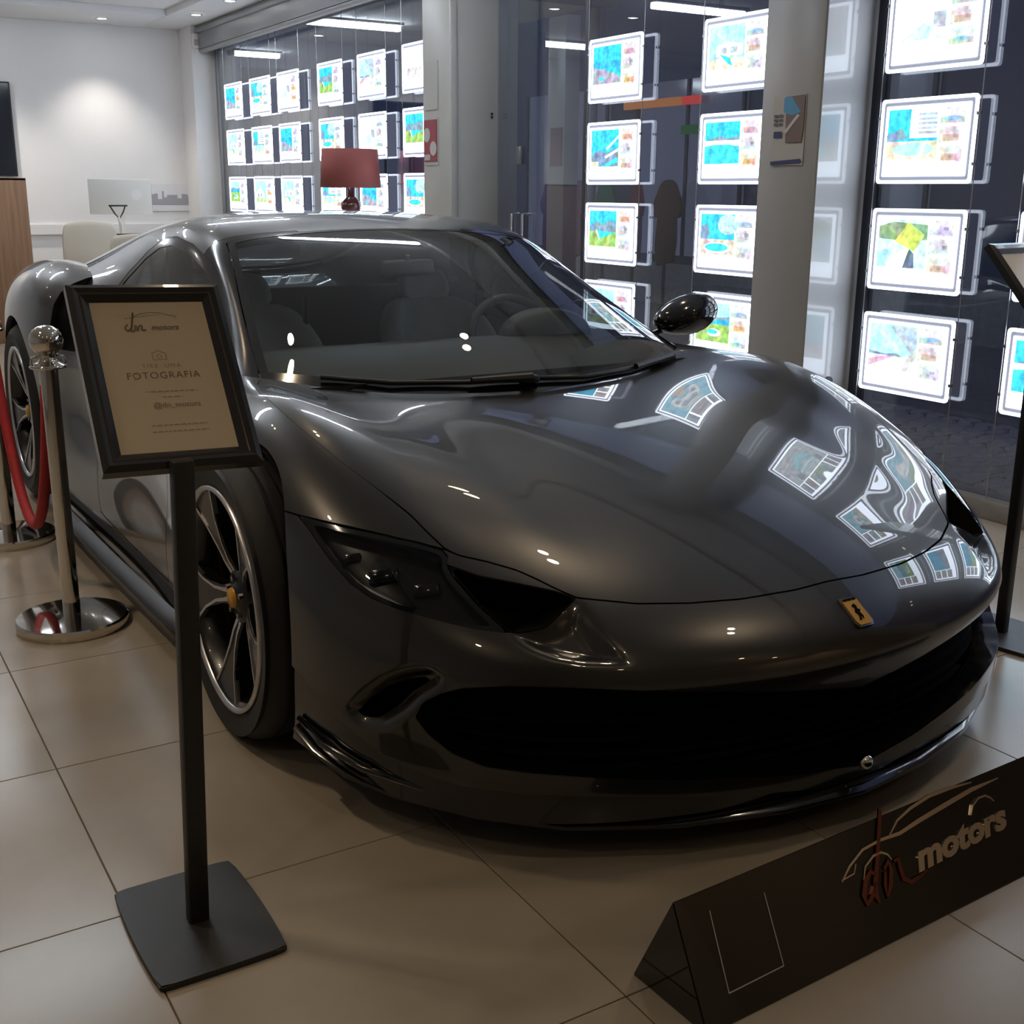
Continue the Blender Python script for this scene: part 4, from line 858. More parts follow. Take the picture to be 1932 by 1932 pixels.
    for k in range(16):
        bm.faces.new((ra[k], ra[k + 1], rb[k + 1], rb[k])); bm.faces.new((rb[k], rb[k + 1], rc))
    bmobj('wheel_liner', bm, M_MATB, car)
for s in (-1, 1):
    wheel(0.0, s, .335, .245, .268); wheel(2.6, s, .36, .295, .270)
# ---------------------------------------------------------------- mirrors, wipers, badge
for s in (-1, 1):
    bm = bmesh.new(); bmesh.ops.create_uvsphere(bm, u_segments=28, v_segments=18, radius=1)
    for v in bm.verts:
        x, y, z = v.co
        v.co = (x * .118, (y * .095 if y < 0 else y * .05), z * (.070 + .012 * x)) ; v.co.z += .02 * x
    mo = bmobj('side_mirror', bm, M_GLOSSB, car, True); mo.location = (s * .935, .70, .842); mo.scale = (s, 1, 1); mo.rotation_euler = (0, 0, R(-14) * s)
    bm = bmesh.new(); add_tube(bm, [(-.19, .03, -.085), (-.13, .02, -.075), (-.07, .01, -.05), (-.03, 0, -.03)], [.022, .018, .016, .018], 10, flat=.6); bmobj('mirror_arm', bm, M_GLOSSB, mo, True)
    bm = bmesh.new(); add_lathe(bm, [(0, .047), (.85, .045), (.9, .04)], 28, 'Y'); 
    for v in bm.verts: v.co.x *= .10; v.co.z = v.co.z * .052 + .02 * v.co.x
    bmobj('mirror_glass', bm, M_CHROME, mo, True)
_inv = lambda x, z: None
def on_house(x, y):
    i = np.argmin((HOUSE.V[:, 0] - x) ** 2 + (HOUSE.V[:, 1] - y) ** 2 - (HOUSE.V[:, 2] > .6) * 0); return HOUSE.V[i] + HOUSE.N[i] * .012
for pts in ([(-.02,.205),(-.20,.215),(-.40,.27),(-.57,.355)], [(.56,.33),(.36,.245),(.16,.205),(.0,.20)]):
    bm = bmesh.new(); P3 = [on_house(*q) for q in pts]; add_tube(bm, P3, .007, 6); wi = bmobj('wiper', bm, M_SATB, car, True)
    bm = bmesh.new(); add_tube(bm, [p + np.array([0, -.012, .006]) for p in P3[:2]], [.014, .009], 8); add_box(bm, P3[0], (.05, .03, .022), .006); bmobj('wiper_arm', bm, M_SATB, wi, angle=40)
# shield badge on the nose, tilted with the panel
i = np.argmin((BODY.V[:, 0]) ** 2 + (BODY.V[:, 2] - .447) ** 2 + (BODY.V[:, 1] > -.8) * 9); bp, bn_ = BODY.V[i], BODY.N[i]
bm = bmesh.new(); pl = [(-.024,.036),(.024,.036),(.024,-.026),(.018,-.036),(-.018,-.036),(-.024,-.026)]
add_prism(bm, [(x, z, 0) for x, z in pl], (0, 0, .004)); bd = bmobj('nose_badge', bm, M_CHROME, car)
bd.matrix_local = Matrix.Translation(Vector(bp)) @ Vector(bn_).to_track_quat('Z', 'Y').to_matrix().to_4x4()
bd.rotation_mode = 'QUATERNION'
bm = bmesh.new(); add_prism(bm, [(x * .84, z * .84 - .002, .0045) for x, z in pl], (0, 0, .0012)); bf = bmobj('badge_field', bm, mat('badge_gold', (.62, .33, .05), .35, .5), bd)
bm = bmesh.new()
for pts in ([(-.010,-.022),(-.004,-.012),(-.008,-.002),(-.002,.006),(-.006,.013),(.002,.018),(.006,.012),(.004,.004),(.010,.002),(.004,-.004),(.006,-.014),(.002,-.022),(0,-.012),(-.004,-.022)],):
    add_prism(bm, [(x, y, .0058) for x, y in pts], (0, 0, .0008))
bmobj('badge_horse', bm, M_MATB, bd)
bm = bmesh.new()
for x in (-.012, 0, .012): add_prism(bm, [(x - .005, .026, .0058), (x + .005, .026, .0058), (x + .005, .031, .0058), (x - .005, .031, .0058)], (0, 0, .0006))
bmobj('badge_stripe', bm, M_MATB, bd)
# tail panel
bm = bmesh.new(); add_box(bm, (0, 3.43, .55), (1.4, .04, .5), .02); bmobj('tail_panel', bm, M_GLOSSB, car, angle=40)
# ================================================================== sign stands
M_FRAME = mat('black_frame_lacquer', (.012, .011, .010), .22, 0, .5)
M_POWDER = noise_mat('black_powder_coat', (.016, .016, .016), (.022, .022, .022), 60, (.38, .5), .02)
M_PAPER = noise_mat('cream_card', (.72, .60, .43), (.76, .64, .46), 3, (.5, .6))
M_GLOSSP = mat('frame_beading', (.10, .075, .05), .2, .6)
M_INK = mat('grey_ink', (.42, .34, .235), .6); M_INKD = mat('dark_ink', (.24, .19, .135), .6)
def rect_ring(bm, w0, h0, w1, h1, z0, z1):
    """picture-frame bar: outer w0 x h0 at z0, inner w1 x h1 at z1"""
    A = [(-w0, -h0), (w0, -h0), (w0, h0), (-w0, h0)]; B = [(-w1, -h1), (w1, -h1), (w1, h1), (-w1, h1)]
    a = [bm.verts.new((x, y, z0)) for x, y in A]; b = [bm.verts.new((x, y, z1)) for x, y in B]
    for k in range(4): bm.faces.new((a[k], a[(k + 1) % 4], b[(k + 1) % 4], b[k]))
def sign_stand(loc, rz, zc, tilt, w_, h_, lab, base, yaw=0.0, text=True, pole_top=None, roll=0.0, lean=(0, 0), fo=(0, .10), ptop=None):
    t = empty('sign_stand', (loc[0], loc[1], 0), rz, lab, 'sign stand', 'framed sign stands')
    bw, bd = base
    bm = bmesh.new(); pl = []
    for sx, sy in ((-1, -1), (1, -1), (1, 1), (-1, 1)): pl.append((sx, sy))
    out = []
    for k in range(4):
        a, b = pl[k], pl[(k + 1) % 4]
        for q in range(10):
            f = q / 10; x, y = a[0] + (b[0] - a[0]) * f, a[1] + (b[1] - a[1]) * f; bul = .06 * (1 - (2 * f - 1) ** 2) * (1 if k in (1, 3) else .15)
            nx, ny = (0, 1) if k == 2 else ((0, -1) if k == 0 else ((1, 0) if k == 1 else (-1, 0)))
            out.append(((x + nx * bul) * bw / 2, (y + ny * bul) * bd / 2, 0.0))
    add_prism(bm, out, (0, 0, .012)); bmesh.ops.bevel(bm, geom=[e for e in bm.edges], offset=.003, segments=2, affect='EDGES', clamp_overlap=True)
    bmobj('base_plate', bm, M_POWDER, t, angle=40)
    bm = bmesh.new(); pz_ = ptop or zc - h_ / 2 * math.cos(tilt) + .02; add_box(bm, (0, 0, pz_ / 2), (.036, .030, pz_), .006); bmesh.ops.transform(bm, matrix=Matrix.Shear('XY', 4, (lean[0] / pz_, lean[1] / pz_)), verts=bm.verts); bmobj('pole', bm, M_POWDER, t, angle=40)
    h = bpy.data.objects.new('sign_frame', None); h.empty_display_size = .05; link(h, t); h.location = (fo[0], fo[1], zc)
    h.rotation_euler = (R(90) - tilt, roll, yaw)
    bm = bmesh.new(); W, Hh = w_ / 2, h_ / 2
    rect_ring(bm, W, Hh, W, Hh, -.012, .006); rect_ring(bm, W, Hh, W - .010, Hh - .010, .006, .012); rect_ring(bm, W - .010, Hh - .010, W - .019, Hh - .019, .012, .008); rect_ring(bm, W - .021, Hh - .021, W - .034, Hh - .034, .009, .001)
    a = [bm.verts.new((x, y, -.012)) for x, y in ((-W, -Hh), (W, -Hh), (W, Hh), (-W, Hh))]; bm.faces.new(a)
    bmobj('frame_bar', bm, M_FRAME, h)
    bm = bmesh.new(); rect_ring(bm, W - .0185, Hh - .0185, W - .0215, Hh - .0215, .0088, .0095); bmobj('frame_beading', bm, M_GLOSSP, h)
    iw, ih = W - .033, Hh - .033
    pp = pymesh('sign_card', [(-iw, -ih, .0012), (iw, -ih, .0012), (iw, ih, .0012), (-iw, ih, .0012)], [(0, 1, 2, 3)], M_PAPER, h)
    pymesh('sign_glazing', [(-iw, -ih, .003), (iw, -ih, .003), (iw, ih, .003), (-iw, ih, .003)], [(0, 1, 2, 3)], glass_mat('sign_perspex', (.97, .97, .95), 1.35, .12, gain=.7), h)
    if text:
        Z = .0018; k = iw / .105
        def tx(name, s, size, y, m=M_INK, x=0.0, **kw):
            o = text_mesh(name, s, size * k, m, pp, **kw); o.location = (x * k, y * k, Z); return o
        def strk(name, pts, r, m):
            bm = bmesh.new()
            for (x0, y0), (x1, y1) in zip(pts[:-1], pts[1:]):
                d = Vector((x1 - x0, y1 - y0)); n = Vector((-d.y, d.x)).normalized() * r
                bm.faces.new([bm.verts.new(((x0 * k + q * n.x * k), (y0 * k + q * n.y * k), Z)) for x0, y0, q in ((x0, y0, -1), (x1, y1, -1), (x1, y1, 1), (x0, y0, 1))])
            return bmobj(name, bm, m, pp)
        strk('logo_letters', [(-.044,.112),(-.050,.104),(-.046,.096),(-.038,.104),(-.030,.138),(-.040,.096),(-.034,.096),(-.030,.110),(-.028,.097),(-.024,.108),(-.019,.109),(-.020,.097),(-.012,.099)], .0016, M_INKD)
        strk('logo_car_outline', [(-.048,.124),(-.034,.127),(-.018,.135),(0,.138),(.018,.137),(.034,.131),(.046,.129),(.047,.122)], .0005, M_INKD)
        strk('logo_car_outline', [(-.034,.127),(-.010,.130),(.016,.133)], .0004, M_INKD)
        tx('logo_word', 'motors', .017, .0985, M_INKD, .022, shear=.3, offset=.0003)
        strk('camera_icon', [(-.012,.048),(-.012,.032),(.012,.032),(.012,.048),(.006,.048),(.003,.052),(-.004,.052),(-.007,.048),(-.012,.048)], .0006, M_INK)
        strk('camera_icon', [(.0045 * math.cos(q), .0395 + .0045 * math.sin(q)) for q in [i * .524 for i in range(13)]], .0005, M_INK)
        tx('sign_text', 'TIRE  UMA', .0125, .0150, spacing=1.25); tx('sign_text', 'FOTOGRAFIA', .0200, -.0080, M_INKD, spacing=1.12)
        tx('sign_text', '@dn_motors', .0155, -.0700, M_INKD, .012)
        for y, wd in ((-.036, .045), (-.048, .018), (-.107, .05), (-.120, .05)):
            x = -wd
            while x < wd:
                l = _rng.uniform(.004, .012); strk('small_print', [(x + .008, y), (min(x + l, wd) + .008, y)], .0010, M_INK); x += l + .003
    return t
sign_stand((.472, 1.830), 0.0, .951, R(40.9), .258, .362, 'black floor stand with a cream FOTOGRAFIA notice in front of the car wheel', (.215, .31), yaw=R(-1.3), roll=R(1.5), lean=(.030, .012), fo=(.045, .144))
sign_stand((2.93, 2.03), R(8), .985, R(40.9), .258, .362, 'black framed floor stand on the window side of the car', (.24, .31), text=False, fo=(0, -.012), ptop=.955)

# ================================================================== rope barrier
def post(x, y, lab):
    t = empty('barrier_post', (x, y, 0), 0, lab, 'barrier post', 'chrome rope barrier posts')
    M = mat('polished_steel', (.72, .68, .62), .07, 1.0)
    bm = bmesh.new(); add_lathe(bm, [(0, 0), (.158, 0), (.160, .004), (.160, .026), (.155, .031), (.02, .040), (0, .040)], 64); bmobj('base_disc', bm, M, t, angle=40)
    bm = bmesh.new(); add_cyl(bm, (0, 0, .035), (0, 0, .77), .0245, n=32, caps=False); bmobj('tube', bm, M, t, True)
    bm = bmesh.new(); add_lathe(bm, [(.0, .765), (.05, .766), (.052, .770), (.045, .776), (.028, .784), (.020, .794), (.022, .803), (.034, .812), (.043, .826), (.046, .842), (.043, .858), (.034, .872), (.018, .882), (0, .885)], 40); bmobj('ball_finial', bm, M, t, True)
    for a in (0, 90, 180, 270):
        bm = bmesh.new(); c, s = math.cos(R(a)), math.sin(R(a)); add_tube(bm, [(c * .022, s * .022, .80), (c * .042, s * .042, .795), (c * .046, s * .046, .78), (c * .036, s * .036, .772)], .004, 8); bmobj('rope_ring', bm, M, t, True)
    return t
post(.594, 3.481, 'polished steel rope barrier post standing beside the car front wheel'); post(.579, 4.508, 'polished steel rope barrier post farther back, beside the car door')
bm = bmesh.new(); pts = []
for k in range(25):
    f = k / 24; yy = 3.53 + (4.46 - 3.53) * f; pts.append((.594 - .015 * f, yy, .76 - .57 * (1 - (2 * f - 1) ** 2) ** .9))
add_tube(bm, pts, .017, 14); rp = bmobj('barrier_rope', bm, noise_mat('red_velvet', (.36, .012, .018), (.46, .02, .028), 40, (.6, .75), .1), None, True); tag(rp, 'red velvet rope sagging between the two steel barrier posts', 'rope')
for p in (pts[0], pts[-1]):
    bm = bmesh.new(); d = Vector(pts[1]) - Vector(pts[0]) if p is pts[0] else Vector(pts[-2]) - Vector(pts[-1]); add_cyl(bm, Vector(p) - d.normalized() * .02, Vector(p) + d.normalized() * .05, .020, n=16); bmobj('rope_end_cap', bm, mat('rope_end_chrome', (.7, .68, .64), .1, 1.0), rp, angle=40)

# ================================================================== logo plinth
pl = empty('logo_plinth', (1.50, 1.20, 0), R(2.3), 'glossy black triangular floor plinth with mirrored motors lettering in front of the car', 'plinth')
LX0, LX1, YB, YF, YT, ZT = -.445, .90, .145, -.035, .058, .185
bm = bmesh.new(); add_prism(bm, [(LX0, YF, 0), (LX0, YT, ZT), (LX0, YB, 0)], (LX1 - LX0, 0, 0)); bmesh.ops.bevel(bm, geom=list(bm.edges), offset=.002, segments=2, affect='EDGES')
bmobj('plinth_body', bm, mat('black_acrylic', (.006, .006, .006), .035, 0, 0.5), pl, angle=40)
# frame of the front face: origin lower edge, u along x, v up the slope, n outward
vdir = Vector((0, YT - YF, ZT)); FH = vdir.length; vdir.normalize(); ndir = Vector((1, 0, 0)).cross(vdir)
fm = Matrix(((1, vdir.x, ndir.x, 0), (0, vdir.y, ndir.y, YF), (0, vdir.z, ndir.z, 0), (0, 0, 0, 1)))
M_MIR = mat('mirror_gold_letters', (.92, .82, .68), .22, 1.0); M_MIRR = mat('mirror_red_letters', (.30, .11, .09), .15, 1.0)
def onface(o, u=0.0, v=0.0, d=.0005): o.matrix_local = fm @ Matrix.Translation((u, v, d)); return o
def uv_px(px, py):
    """pixel -> (u, v) on the plinth's front face"""
    Mw = Matrix.Translation((1.50, 1.20, 0)) @ Matrix.Rotation(R(2.3), 4, 'Z') @ fm; o = Mw.translation; n = Mw.to_3x3() @ Vector((0, 0, 1))
    d = Vector(px_ray(px, py)); c = Vector(CAMP); t = (o - c).dot(n) / d.dot(n); q = Mw.inverted() @ (c + d * t); return q.x, q.y
def face_stroke(name, pix, r, m, dep=.003):
    P = [uv_px(*q) for q in pix]; bm = bmesh.new()
    n = len(P); Lf, Rt = [], []
    for i in range(n):
        a, b = P[max(i - 1, 0)], P[min(i + 1, n - 1)]; d = Vector((b[0] - a[0], b[1] - a[1])).normalized(); nn = Vector((-d.y, d.x)); rr = r[i] if isinstance(r, (list, tuple)) else r
        Lf.append((P[i][0] + nn.x * rr, P[i][1] + nn.y * rr)); Rt.append((P[i][0] - nn.x * rr, P[i][1] - nn.y * rr))
    A = [(bm.verts.new((*Lf[i], dep)), bm.verts.new((*Rt[i], dep)), bm.verts.new((*Rt[i], 0)), bm.verts.new((*Lf[i], 0))) for i in range(n)]
    for i in range(n - 1):
        for k in range(4): bm.faces.new((A[i][k], A[i][(k + 1) % 4], A[i + 1][(k + 1) % 4], A[i + 1][k]))
    bm.faces.new(A[0]); bm.faces.new(A[-1][::-1])
    return onface(bmobj(name, bm, m, pl))
face_stroke('logo_car_outline', [(1586,1664),(1600,1635),(1625,1603),(1658,1585),(1695,1572),(1730,1549),(1780,1519),(1830,1490),(1880,1468)], [.0012,.002,.0022,.0025,.0032,.004,.0045,.004,.001], M_MIR)
face_stroke('logo_car_outline', [(1672,1583),(1690,1548),(1715,1525),(1750,1502),(1790,1487),(1830,1476)], [.001,.002,.0028,.0032,.0028,.001], M_MIR)
face_stroke('logo_car_outline', [(1627,1660),(1630,1635),(1645,1615),(1660,1608),(1672,1612),(1680,1622)], [.0008,.0016,.002,.002,.0018,.001], M_MIR)
face_stroke('logo_car_outline', [(1830,1538),(1833,1520),(1843,1506),(1856,1501),(1866,1505),(1873,1512)], [.001,.0016,.0018,.0018,.0016,.0008], M_MIR)
face_stroke('logo_car_outline', [(1588,1660),(1609,1648),(1612,1630)], .0012, M_MIR)
face_stroke('logo_dn', [(1658,1526),(1655,1580),(1652,1630),(1649,1665),(1651,1690),(1657,1703)], [.004,.0045,.0045,.005,.005,.002], M_MIRR)
face_stroke('logo_dn', [(1650,1650),(1640,1645),(1631,1660),(1628,1690),(1634,1706),(1644,1690),(1650,1665)], [.003,.004,.005,.0055,.0045,.004,.003], M_MIRR)
face_stroke('logo_dn', [(1666,1640),(1673,1625),(1679,1640),(1678,1670),(1672,1692),(1668,1670),(1668,1645)], [.003,.0045,.0045,.005,.003,.004,.003], M_MIRR)
face_stroke('logo_dn', [(1684,1625),(1692,1620),(1697,1640),(1703,1658),(1717,1664),(1735,1652),(1748,1640)], [.003,.0045,.0045,.0045,.004,.0025,.001], M_MIRR)
u0, v0 = uv_px(1731, 1644); u1, v1 = uv_px(1902, 1556); ang = math.atan2(v1 - v0, u1 - u0)
tm = text_mesh('logo_motors', 'motors', .078, M_MIR, pl, extrude=.0015, offset=.0034, shear=.25, align='LEFT', spacing=.98)
_w = max(v.co.x for v in tm.data.vertices); tm.matrix_local = fm @ Matrix.Translation((u0, v0, .0015)) @ Matrix.Rotation(ang, 4, 'Z') @ Matrix.Diagonal((math.hypot(u1 - u0, v1 - v0) / _w, .80, 1, 1))
M_WLINE = mat('white_vinyl_line', (.55, .53, .50), .5)
q = [(1338,1718),(1441,1684),(1478,1822),(1375,1874)]
for a, b in ((q[0], q[3]), (q[3], q[2]), (q[2], q[1])): face_stroke('label_border', [a, b], .0008, M_WLINE, .0006)

# ================================================================== desk area at the back wall
M_WHITE = mat('white_lacquer', (.74, .71, .65), .35); M_CREAM = mat('cream_plastic', (.66, .61, .52), .4)
M_WOOD = noise_mat('walnut_veneer', (.20, .105, .055), (.30, .17, .095), 3.0, (.35, .5), 0, 8, stretch=(14, 14, .6))
cb = empty('cabinet', (1.60, 10.9, 0), 0, 'walnut wood-grain cabinet at the left of the white desk', 'cabinet')
c0 = on_y(48, 336, 10.6); X1 = float(c0[0]); ZC = float(c0[2])
cb.location = (X1 - .45, 10.6, 0)
box('side_panel', (-.45, 0, 0), (.45, .03, ZC), M_WOOD, cb, .003); box('carcass', (-.44, .03, 0), (.44, .40, ZC - .02), M_WOOD, cb, .003); box('cabinet_top', (-.45, 0, ZC - .02), (.45, .40, ZC), M_WOOD, cb, .003)
a = on_y(12, 157, 12.97); b = on_y(27, 330, 12.97)
tv = empty('television', (float(a[0]) - .55, 12.99, (a[2] + b[2]) / 2), 0, 'black wall-mounted television on the white back wall', 'television')
box('screen', (-.56, -.035, -.43), (.56, -.03, .43), mat('tv_glass', (.012, .016, .022), .08), tv); box('bezel', (-.575, -.03, -.445), (.575, 0, .445), M_SATB if 'M_SATB' in globals() else mat('tv_plastic', (.01, .01, .01), .4), tv, .006); box('sound_slot', (-.2, -.037, -.441), (.2, -.034, -.435), M_ALU, tv)
# desk
dk = empty('desk', (3.02, 11.75, 0), 0, 'white desk with monitor in front of the white back wall', 'desk')
box('desk_top', (-.45, -.38, .72), (.75, .38, .755), M_WHITE, dk, .006); box('desk_panel', (-.42, -.36, 0), (.72, -.33, .72), M_WHITE, dk, .004); box('desk_side', (-.44, -.36, 0), (-.40, .36, .72), M_WHITE, dk, .004); box('desk_side', (.70, -.36, 0), (.74, .36, .72), M_WHITE, dk, .004)
a = on_y(165, 337, 11.95); b = on_y(282, 337, 11.95); c = on_y(225, 404, 11.95)
mo = empty('computer_monitor', (float((a[0] + b[0]) / 2), 11.95, .755), R(-3), 'white-backed desktop monitor standing on the white desk', 'monitor'); wm = float(b[0] - a[0]) / 2; zt = float(a[2]) - .755; zb = float(c[2]) - .755
box('monitor_back', (-wm, -.015, zb), (wm, .012, zt), mat('monitor_white', (.70, .69, .66), .35), mo, .008)
bm = bmesh.new(); add_cyl(bm, (wm * .52, -.0155, zb + (zt - zb) * .55), (wm * .52, -.0165, zb + (zt - zb) * .55), .05, n=28); bmobj('round_logo', bm, mat('logo_white', (.80, .80, .80), .3), mo)
box('monitor_neck', (-.03, .0, .02), (.03, .02, zb + .05), M_WHITE, mo); box('monitor_foot', (-.11, -.09, 0), (.11, .09, .012), M_WHITE, mo, .004)
# phone gimbal on the desk
a = on_y(228, 418, 11.55); gx = float(a[0])
gm = empty('phone_holder', (gx, 11.55, .755), 0, 'small white phone holder with black arms on the desk', 'phone holder')
zt = float(on_y(225, 388, 11.55)[2]) - .755
bm = bmesh.new(); add_cyl(bm, (0, 0, 0), (0, 0, .015), .05, n=24); bmobj('holder_foot', bm, M_WHITE, gm, angle=40)
bm = bmesh.new(); add_tube(bm, [(0, 0, .01), (0, 0, zt * .5), (-.02, 0, zt * .7)], .014, 10); bmobj('holder_stem', bm, M_WHITE, gm, True)
bm = bmesh.new(); add_tube(bm, [(-.09, 0, zt), (-.05, 0, zt * .80), (-.01, 0, zt * .66), (.03, 0, zt * .84), (.05, 0, zt)], .007, 8); add_tube(bm, [(-.10, 0, zt), (.07, 0, zt)], .008, 8); bmobj('holder_arm', bm, mat('holder_black', (.02, .02, .02), .4), gm, True)
a = on_y(198, 418, 11.50); b = on_y(254, 418, 11.50); zz = float(a[2])
ky = empty('card_tray', ((float(a[0]) + float(b[0])) / 2, 11.42, .755), 0, 'small clear tray with a dark rim on the desk', 'tray'); wk = float(b[0] - a[0]) / 2
box('tray_rim', (-wk, -.06, .09), (wk, .06, .10), mat('tray_dark', (.06, .05, .05), .4), ky); box('tray_body', (-wk * .9, -.05, 0), (wk * .9, .05, .09), M_CREAM, ky, .006)
# chairs
def shell_chair(x, y, rz, lab, sz=1.0):
    t = empty('office_chair', (x, y, 0), rz, lab, 'chair', 'cream shell chairs'); t.scale = (sz, sz, sz)
    bm = bmesh.new(); rows = []
    for z, yy, w_ in ((.46, -.02, .21), (.52, .16, .22), (.62, .215, .225), (.78, .235, .23), (.90, .25, .225), (.96, .255, .20)):
        rows.append([bm.verts.new((u * w_, yy - .05 * u * u * (1 if z > .5 else .3) , z + (.02 * (1 - u * u) if z > .9 else 0))) for u in (-1, -.66, -.33, 0, .33, .66, 1)])
    for a_, b_ in zip(rows[:-1], rows[1:]):
        for k in range(6): bm.faces.new((a_[k], a_[k + 1], b_[k + 1], b_[k]))
    o = bmobj('backrest', bm, M_CREAM, t, True); md = o.modifiers.new('th', 'SOLIDIFY'); md.thickness = .022; md = o.modifiers.new('s', 'SUBSURF'); md.levels = 1; md.render_levels = 1
    bm = bmesh.new(); add_box(bm, (0, -.02, .455), (.44, .44, .05), .02); bmobj('seat', bm, M_CREAM, t, angle=40)
    bm = bmesh.new(); add_cyl(bm, (0, 0, .05), (0, 0, .44), .022, n=14); bmobj('column', bm, M_ALU, t, angle=40)
    for k in range(4):
        a_ = k * math.pi / 2 + .78; bm = bmesh.new(); add_tube(bm, [(0, 0, .06), (.26 * math.cos(a_), .26 * math.sin(a_), .02)], [.02, .014], 8); bmobj('leg', bm, M_ALU, t, True)
    return t
a = on_y(146, 412, 10.9); shell_chair(float(a[0]), 10.68, R(182), 'cream shell chair with its back toward the car, beside the walnut cabinet', float(a[2]) / .985)
a = on_y(222, 436, 10.2); shell_chair(float(a[0]) + .05, 9.95, R(176), 'cream shell chair with its back toward the car, in front of the white desk', float(a[2]) / .985)
# low wall trunking behind
bt = S_(box('baseboard_back', (2.10, 12.97, .80), (3.80, 13.0, .90), M_WALL))
# printed skyline poster on the back wall
a = on_y(285, 347, 12.98); b = on_y(398, 398, 12.98)
ps = empty('skyline_print', ((float(a[0]) + float(b[0])) / 2, 12.995, float(a[2] + b[2]) / 2), 0, 'faint grey city skyline print on the white wall beside the monitor', 'print'); wv = float(b[0] - a[0]) / 2; hv = float(a[2] - b[2]) / 2
box('print_sheet', (-wv, -.006, -hv), (wv, 0, hv), mat('print_white', (.70, .70, .72), .5), ps)
bm = bmesh.new(); P_ = [(-wv, -hv * .55)]
_r3 = random.Random(3); x = -wv
while x < wv - .03:
    l = _r3.uniform(.02, .06); h_ = _r3.uniform(-.15, .55) * hv * (1.1 if x < 0 else .6); P_ += [(x, h_), (min(x + l, wv), h_)]; x += l
P_.append((wv, -hv * .55)); bm.faces.new([bm.verts.new((x, -.0075, z)) for x, z in P_]); bmobj('skyline_shape', bm, mat('print_grey', (.34, .34, .37), .6), ps)
# security sensor in the corner
a = on_y(352, 72, 12.55); sn = empty('motion_sensor', (3.84, 12.55, float(a[2])), 0, 'small white motion sensor high in the corner by the window', 'sensor')
box('sensor_body', (-.04, -.05, -.09), (.04, 0, .05), M_WHITE, sn, .012); box('sensor_lens', (-.025, -.053, -.07), (.025, -.049, -.01), mat('sensor_grey', (.35, .35, .36), .4), sn)
# ================================================================== table lamp on a console
LY = 8.5; a = on_y(606, 280, LY); b = on_y(712, 280, LY); c = on_y(660, 354, LY); e = on_y(662, 390, LY)
lx = float(a[0] + b[0]) / 2; lr = float(b[0] - a[0]) / 2; z1, z0 = float(a[2]), float(c[2]); LX = min(lx, 3.74)
cs = empty('console_table', (LX, LY, 0), 0, 'white console table by the rear window behind the car', 'table'); TZ = z0 - .30
box('table_top', (-.22, -.6, TZ - .04), (.20, .6, TZ), M_WHITE, cs, .006)
for sx in (-.18, .16):
    for sy in (-.55, .55): box('leg', (sx - .02, sy - .02, 0), (sx + .02, sy + .02, TZ - .04), M_WHITE, cs)
lp = empty('table_lamp', (LX, LY, TZ), 0, 'table lamp with a dusky red drum shade and dark turned base', 'lamp')
bm = bmesh.new(); add_lathe(bm, [(lr * .92, z1 - TZ), (lr, z0 - TZ), (lr - .004, z0 - TZ), (lr * .92 - .004, z1 - TZ)], 40, closed=True); bmobj('lamp_shade', bm, mat('red_shade', (.32, .085, .075), .8), lp, True)
bm = bmesh.new(); add_lathe(bm, [(0, 0), (.07, 0), (.075, .015), (.035, .03), (.03, .08), (.055, .11), (.078, .15), (.075, .19), (.04, .225), (.025, .24), (.02, .33), (0, .33)], 28); bmobj('lamp_base', bm, mat('dark_turned_wood', (.10, .03, .025), .25, 0, .5), lp, True)
# ================================================================== notices on the pillars
def notice(name, lo, hi, m, lab, x=None, y=None):
    t = empty(name, ((lo[0] + hi[0]) / 2, (lo[1] + hi[1]) / 2, (lo[2] + hi[2]) / 2), 0, lab, 'notice'); c = t.location
    o = box('sheet', [l - q for l, q in zip(lo, c)], [h - q for h, q in zip(hi, c)], m, t); return t
XF = 3.705
def pz(px, py, x): q = on_x(px, py, x); return float(q[1]), float(q[2])
y1, zt = pz(801, 118, XF); y0, zb = pz(827, 206, XF)
notice('paper_notice', (XF - .006, y0, zb), (XF, y1, zt), mat('notice_white', (.60, .59, .55), .6), 'plain white paper notice high on the square pillar')
y1, zt = pz(801, 224, XF); y0, zb = pz(828, 311, XF)
nt = notice('safety_sign', (XF - .006, y0, zb), (XF, y1, zt), mat('sign_white', (.62, .60, .58), .5), 'red and white prohibition sign on the square pillar')
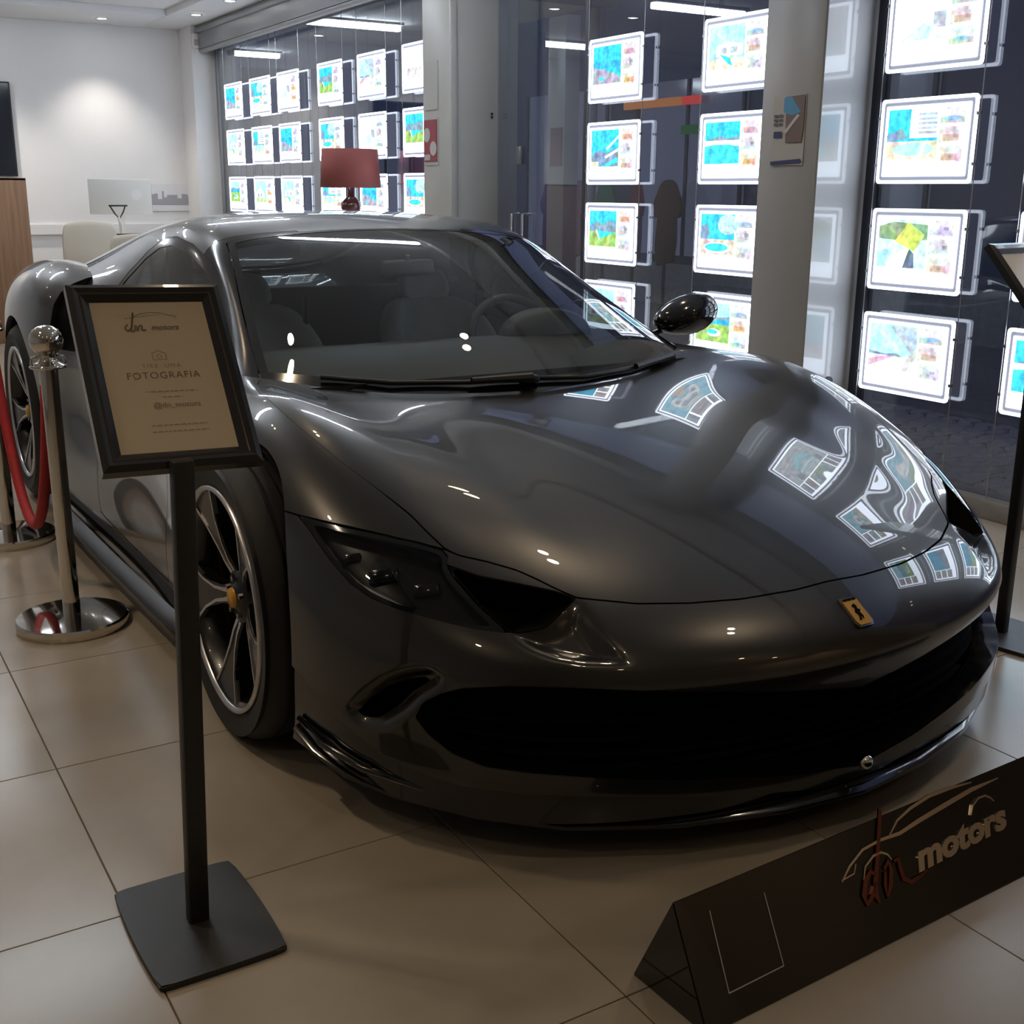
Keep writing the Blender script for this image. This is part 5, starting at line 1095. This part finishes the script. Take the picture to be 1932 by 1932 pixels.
hw, hh = (y1 - y0) / 2, (zt - zb) / 2
box('red_field', (-.008, -hw * .9, -hh * .85), (-.004, hw * .9, hh * .92), mat('sign_red', (.38, .06, .08), .5), nt)
for (yy, zz, r) in ((hw * .45, hh * .28, .045), (-hw * .45, -hh * .3, .045)):
    bm = bmesh.new(); add_cyl(bm, (-.008, yy, zz), (-.010, yy, zz), r, n=24); bmobj('round_symbol', bm, mat('symbol_white', (.66, .64, .62), .5), nt)
box('text_block', (-.010, hw * .0, -hh * .8), (-.0075, hw * .8, -hh * .55), mat('text_white', (.6, .58, .56), .5), nt)
XP = 3.737
y1, zt = pz(1462, 182, XP); y0, zb = pz(1524, 180, XP); _, zbb = pz(1488, 312, XP)
po = notice('advert_poster', (XP - .004, y0, zbb), (XP, y1, zt), mat('poster_paper', (.52, .50, .47), .5), 'small property advert poster on the grey pillar')
hw, hh = (y1 - y0) / 2, (zt - zbb) / 2
def flat(name, ys, m, d=.006): bm = bmesh.new(); bm.faces.new([bm.verts.new((-d, u * hw, v * hh)) for u, v in ys]); return bmobj(name, bm, m, po)
flat('poster_photo', [(.2, .95), (-.95, .98), (-.95, .05), (-.85, -.35), (.1, -.35)], mat('poster_brown', (.20, .14, .12), .5)); flat('poster_sky', [(.3, .93), (-.15, .95), (-.75, .50), (-.2, .42), (.3, .52)], mat('poster_blue', (.10, .35, .62), .5), .0065)
flat('poster_roof', [(.15, .0), (-.55, .45), (-.7, .40), (.10, -.10)], mat('poster_white', (.62, .62, .62), .5), .007)
flat('poster_box', [(.85, -.02), (.35, -.02), (.35, -.20), (.85, -.20)], mat('poster_navy', (.04, .05, .16), .5)); flat('poster_band', [(.95, -.88), (-.9, -.82), (-.9, -.93), (.95, -.98)], mat('poster_navy2', (.04, .05, .16), .5))
for v in (.42, .30, .18):
    for a_, b_ in ((.88, .62), (.56, .34)): flat('poster_text', [(a_, v + .04), (b_, v + .04), (b_, v - .03), (a_, v - .03)], mat('poster_ink', (.10, .10, .12), .5))
